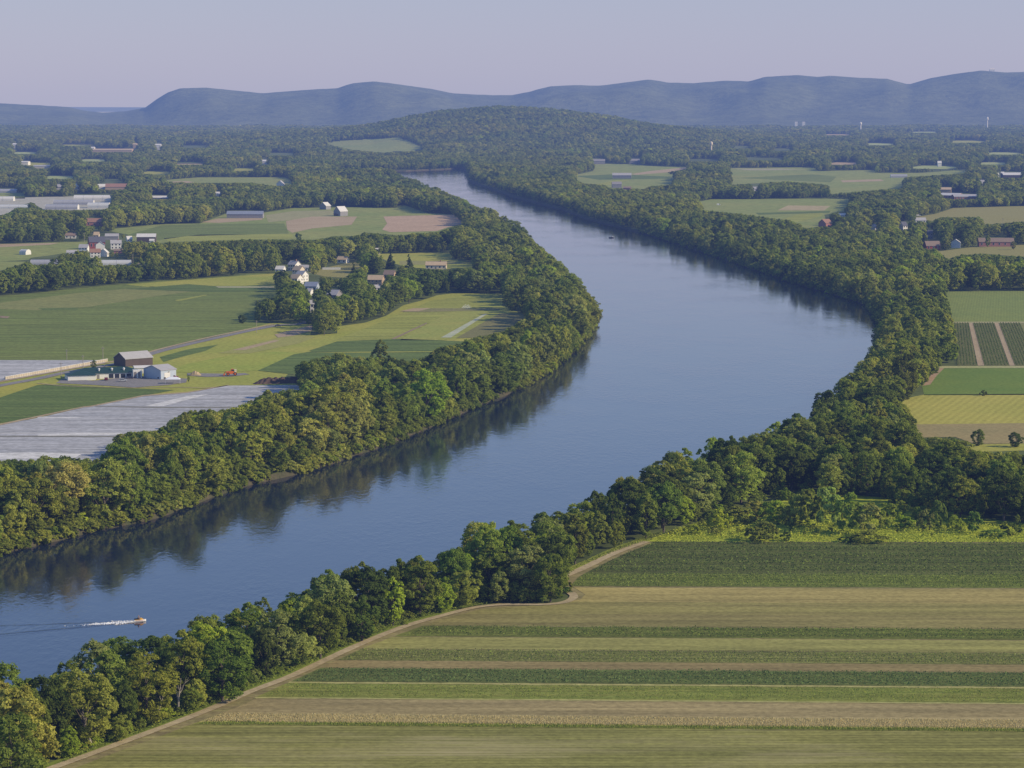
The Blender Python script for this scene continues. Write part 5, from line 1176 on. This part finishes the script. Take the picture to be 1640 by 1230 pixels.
# ---- the remaining wood: one mass, points that carry copies of the crowns above
pts = [(x, y, z, H/18*ws, H/18, rz, vi) for x, y, z, H, vi, rz, ws in REST]
pts += [(a[0], a[1], z, H/18*rng.uniform(.95, 1.2) * (1.1 if a[2] > 13 else 1), H/18, rng.uniform(0, 6.28), int(rng.integers(0, 8))) for a, z, H in zip(far, hz_, Hf)]
def mass(name, rows, srcs, label, wts=(.08, .20, .28, .26, .14, .04)):
    A = np.array(rows, float); n_ = len(A); me = bpy.data.meshes.new(name); me.vertices.add(n_); me.vertices.foreach_set('co', A[:, :3].reshape(-1).astype(np.float32))
    a = me.attributes.new('scl', 'FLOAT_VECTOR', 'POINT'); a.data.foreach_set('vector', np.stack([A[:, 3], A[:, 3], A[:, 4]], 1).reshape(-1).astype(np.float32))
    a = me.attributes.new('rot', 'FLOAT_VECTOR', 'POINT'); a.data.foreach_set('vector', np.stack([0*A[:, 5], 0*A[:, 5], A[:, 5]], 1).reshape(-1).astype(np.float32))
    tn = np.array([TONE[k] for k in TN]); wq = np.array(wts); wq = wq / wq.sum()
    bias = np.array([noise.noise((q[0] / 90, q[1] / 140, 8)) for q in A]) * .9 + rng.normal(0, .55, n_)
    ci = np.searchsorted(np.cumsum(wq), np.clip(.5 + bias * .42, 0, .9999)); col = tn[ci] * rng.uniform(.88, 1.12, (n_, 1))
    a = me.attributes.new('tone', 'FLOAT_VECTOR', 'POINT'); a.data.foreach_set('vector', col.reshape(-1).astype(np.float32))
    a = me.attributes.new('pick', 'INT', 'POINT'); a.data.foreach_set('value', A[:, 6].astype(np.int32)); me.update()
    o = link(name, me); o['kind'] = 'stuff'; o['label'] = label
    gt = bpy.data.node_groups.new(name + '_copies', 'GeometryNodeTree'); gt.interface.new_socket('Geometry', in_out='INPUT', socket_type='NodeSocketGeometry'); gt.interface.new_socket('Geometry', in_out='OUTPUT', socket_type='NodeSocketGeometry')
    N = gt.nodes; L = gt.links; gi = N.new('NodeGroupInput'); go = N.new('NodeGroupOutput'); ip = N.new('GeometryNodeInstanceOnPoints'); jn = N.new('GeometryNodeJoinGeometry')
    for s in srcs:
        oi = N.new('GeometryNodeObjectInfo'); oi.inputs['Object'].default_value = s; oi.inputs['As Instance'].default_value = True; L.new(oi.outputs['Geometry'], jn.inputs[0])
    def attr(nm, typ):
        q = N.new('GeometryNodeInputNamedAttribute'); q.data_type = typ; q.inputs['Name'].default_value = nm; return q.outputs[0]
    ip.inputs['Pick Instance'].default_value = True
    L.new(gi.outputs[0], ip.inputs['Points']); L.new(jn.outputs[0], ip.inputs['Instance']); L.new(attr('pick', 'INT'), ip.inputs['Instance Index'])
    e2 = N.new('FunctionNodeEulerToRotation'); L.new(attr('rot', 'FLOAT_VECTOR'), e2.inputs[0]); L.new(e2.outputs[0], ip.inputs['Rotation']); L.new(attr('scl', 'FLOAT_VECTOR'), ip.inputs['Scale'])
    L.new(ip.outputs[0], go.inputs[0]); md = o.modifiers.new('copies', 'NODES'); md.node_group = gt; return o
srcs = []; want = ['deep green', 'mid green', 'deep green', 'mid green', 'olive green', 'dark green', 'mid green', 'olive green']
for vi in range(8):
    best = min((c_ for v_, c_ in CROWNS if v_ == vi), key=lambda c_: sum(abs(c_.color[k] - TONE[want[vi]][k]) for k in range(3))); srcs.append(best)
mass('woodland', pts, srcs, 'mixed woods over the far valley floor and hill')
shr = [o for o in bpy.data.objects if o.name.startswith('foliage')]
mass('undergrowth', [(x, y, z, h/4.2*rng.uniform(.8, 1.4), h/4.2, rng.uniform(0, 6.28), int(rng.integers(0, 4))) for x, y, z, h in ug], [shr[0], shr[5], shr[8], shr[10]], 'low weeds and bushes at the feet of the bank trees', (.03, .15, .32, .25, .1, .15))
print('trees done')

# ------------------------------------------------------------------ standing crops (leafy beds nobody could count)
def crop(name, label, poly, row, step, size, h, cols, jit=.12, upr=.0, cover=1.0, ang=0.0, asp=1.1, gapm=0):
    M = np.zeros((MH, MW), bool); fill(M, poly)
    P = [at(x, y) for x, y in poly]; xa, xb = min(p.x for p in P), max(p.x for p in P); ya, yb = min(p.y for p in P), max(p.y for p in P)
    if ang: 
        cx, cy = (xa + xb) / 2, (ya + yb) / 2; Rr = math.hypot(xb - xa, yb - ya) / 2
        U, V_ = np.meshgrid(np.arange(-Rr, Rr, step), np.arange(-Rr, Rr, row)); U = U + rng.uniform(-.5, .5, U.shape)*step; V_ = V_ + rng.normal(0, jit*row, U.shape)
        X = cx + U*math.cos(ang) - V_*math.sin(ang); Y = cy + U*math.sin(ang) + V_*math.cos(ang)
    else:
        X, Y = np.meshgrid(np.arange(xa, xb, step), np.arange(ya, yb, row)); X = X + rng.uniform(-.5, .5, X.shape)*step; Y = Y + rng.normal(0, jit*row, X.shape)
    X, Y = X.ravel(), Y.ravel(); c_ = Y*CT - (LAND - CH)*ST; ok = look(M, 820 + F*X/c_, 615 - F*(Y*ST + (LAND - CH)*CT)/c_)
    if cover < 1:
        nz = np.array([noise.noise((a/7, b/2.5, 1)) for a, b in zip(X, Y)]); ok &= (nz + rng.normal(0, .25, len(X))) > (1 - cover*2) * .5
    if gapm: ok &= (Y + .0 * X) % gapm > 3.4
    X, Y = X[ok], Y[ok]; n_ = len(X); Z = LAND + .22 + rng.uniform(.15, 1, n_)*h
    if upr:
        d = rng.normal(0, 1, (n_, 2)); d /= np.linalg.norm(d, axis=1)[:, None]; w_ = size*rng.uniform(.5, 1.1, n_)[:, None]; hh = h*rng.uniform(.6, 1.15, n_)
        lean = rng.normal(0, .15, (n_, 2)); B = np.stack([X, Y], 1); T = B + lean*hh[:, None]
        z0 = np.full(n_, LAND + .1); a = np.stack([*(B - d*w_/2).T, z0], 1); b = np.stack([*(B + d*w_/2).T, z0], 1); t1 = np.stack([*(T + d*w_*.3).T, z0 + hh], 1); t0 = np.stack([*(T - d*w_*.3).T, z0 + hh], 1)
        V = np.stack([a, b, t1, t0], 1)
    else: V = loose(np.stack([X, Y, Z], 1), size*rng.uniform(.6, 1.3, n_), .55, asp)
    cc = np.array(cols); k = rng.integers(0, len(cc), n_); col = cc[k]*rng.uniform(.75, 1.25, (n_, 1))
    tag(link(name, quads(name, V, BLADE, col=col)), label, kind='stuff'); return n_
tot_ = 0
DG = [(0.109, 0.153, 0.035), (0.135, 0.181, 0.041), (0.092, 0.134, 0.034)]
GG = [(0.185, 0.240, 0.045), (0.219, 0.268, 0.051), (0.168, 0.221, 0.041)]
VG = [(0.219, 0.227, 0.086), (0.253, 0.255, 0.101), (0.185, 0.215, 0.061)]
BL = [(0.126, 0.187, 0.056), (0.152, 0.208, 0.066), (0.101, 0.161, 0.045)]
ST_ = [(.60, .49, .25), (.54, .45, .22), (.50, .44, .21), (.62, .52, .28)]
LV = [(0.219, 0.268, 0.041), (0.269, 0.295, 0.051), (0.185, 0.240, 0.035)]
tot_ += crop('leafy_crop', 'dark green leafy crop in rows at the meadow edge', band(867.5, 919, 14, 1720), 1.5, .34, .62, .75, DG + GG[:1], gapm=13.5)
tot_ += crop('leafy_crop', 'fresh green leafy strip in front of the dark rows', band(919.5, 939, 12, 1720), .95, .4, .52, .5, GG)
tot_ += crop('vine_crop', 'dark vine crop strip across the stubble', band(1004.5, 1020, 22, 1720), .9, .42, .5, .45, DG + GG, cover=.8)
tot_ += crop('grey_crop', 'grey-green leafy strip in the striped field', band(1043, 1060, 14, 1720), .95, .36, .46, .4, VG + GG)
tot_ += crop('broad_leaf_crop', 'blue-green broad-leaved strip in the striped field', band(1074, 1095, 18, 1720), .9, .36, .5, .5, BL)
tot_ += crop('low_crop', 'patchy green low crop above the bare soil', band(1099, 1120, 18, 1720), .8, .34, .36, .3, LV + GG, cover=.72)
tot_ += crop('dry_straw', 'tall dry straw standing in a strip', band(1148.5, 1161, 20, 1720), .36, .10, .13, .42, ST_, upr=1)
tot_ += crop('grass_edge_blades', 'low green grass edge below the straw', band(1161.5, 1166, 24, 1720), .5, .25, .22, .4, LV + GG, upr=1)
tot_ += crop('meadow_grass', 'rank bright green meadow weeds before the wood', [(1045, 866), (1075, 853), (1100, 843), (1150, 832), (1210, 815), (1300, 805), (1450, 830), (1560, 838), (1640, 845), (1720, 847), (1720, 868)], .8, .55, .75, .9, [(.40, .43, .045), (.33, .38, .04), (.44, .45, .06), (.25, .31, .04)], cover=.85)
tot_ += crop('verge_weeds', 'green weeds between the track and the bank trees', [(90, 1228), (140, 1200), (210, 1172), (290, 1142), (340, 1120), (390, 1097), (460, 1070), (550, 1028), (630, 996), (690, 978), (756, 962), (800, 964), (756, 972), (700, 984), (640, 1002), (560, 1035), (470, 1077), (400, 1104), (350, 1127), (300, 1147), (220, 1177), (150, 1203)], .5, .4, .5, .6, [(0.183, 0.237, 0.037), (0.232, 0.268, 0.046), (0.146, 0.196, 0.032)])
tot_ += crop('verge_weeds', 'bright weeds along the upper track', [(884, 930), (930, 904), (985, 879), (1040, 858), (1075, 850), (1045, 864), (985, 885), (935, 906)], .5, .4, .5, .6, [(0.244, 0.288, 0.046), (0.293, 0.319, 0.055), (0.195, 0.237, 0.037)])
for x0, x1, x2, x3, l in ((1528, 1551, 1565, 1533, 'left'), (1558.5, 1592, 1616, 1577, 'middle'), (1600, 1634, 1668, 1626, 'right')):
    a, b = at(x0, 517), at(x3, 586); tot_ += crop('row_crop', f'{l} block of dark crop rows between sandy lanes', [(x0, 518), (x1, 518), (x2, 586), (x3, 586)], 1.75, .34, .62, .8, DG, .10, 0, 1.0, math.atan2(b.y - a.y, b.x - a.x))
    sheet('crop_bed', [(x0, 517.8), (x1, 517.8), (x2, 586), (x3, 586)], surf('row_bed', (0.183, 0.175, 0.055), (0.146, 0.154, 0.046), .05, .5), 2)
for a, b, c_, d in ((1551.5, 1558, 1576.5, 1566), (1592.5, 1599.5, 1625.5, 1617)): sheet('sandy_lane', [(a, 517.8), (b, 517.8), (c_, 586), (d, 586)], TANF, 3)
print('crop leaves', tot_)

S.render.engine = 'CYCLES'
c = S.cycles
c.max_bounces = 6; c.diffuse_bounces = 3; c.glossy_bounces = 2; c.transmission_bounces = 2; c.transparent_max_bounces = 4; c.volume_bounces = 0
c.use_denoising = True; c.caustics_reflective = False; c.caustics_refractive = False
try: c.denoiser = 'OPENIMAGEDENOISE'; c.denoising_input_passes = 'RGB_ALBEDO_NORMAL'
except Exception: pass
S.view_settings.view_transform = 'Standard'; S.view_settings.look = 'None'; S.view_settings.exposure = 0; S.view_settings.gamma = 1
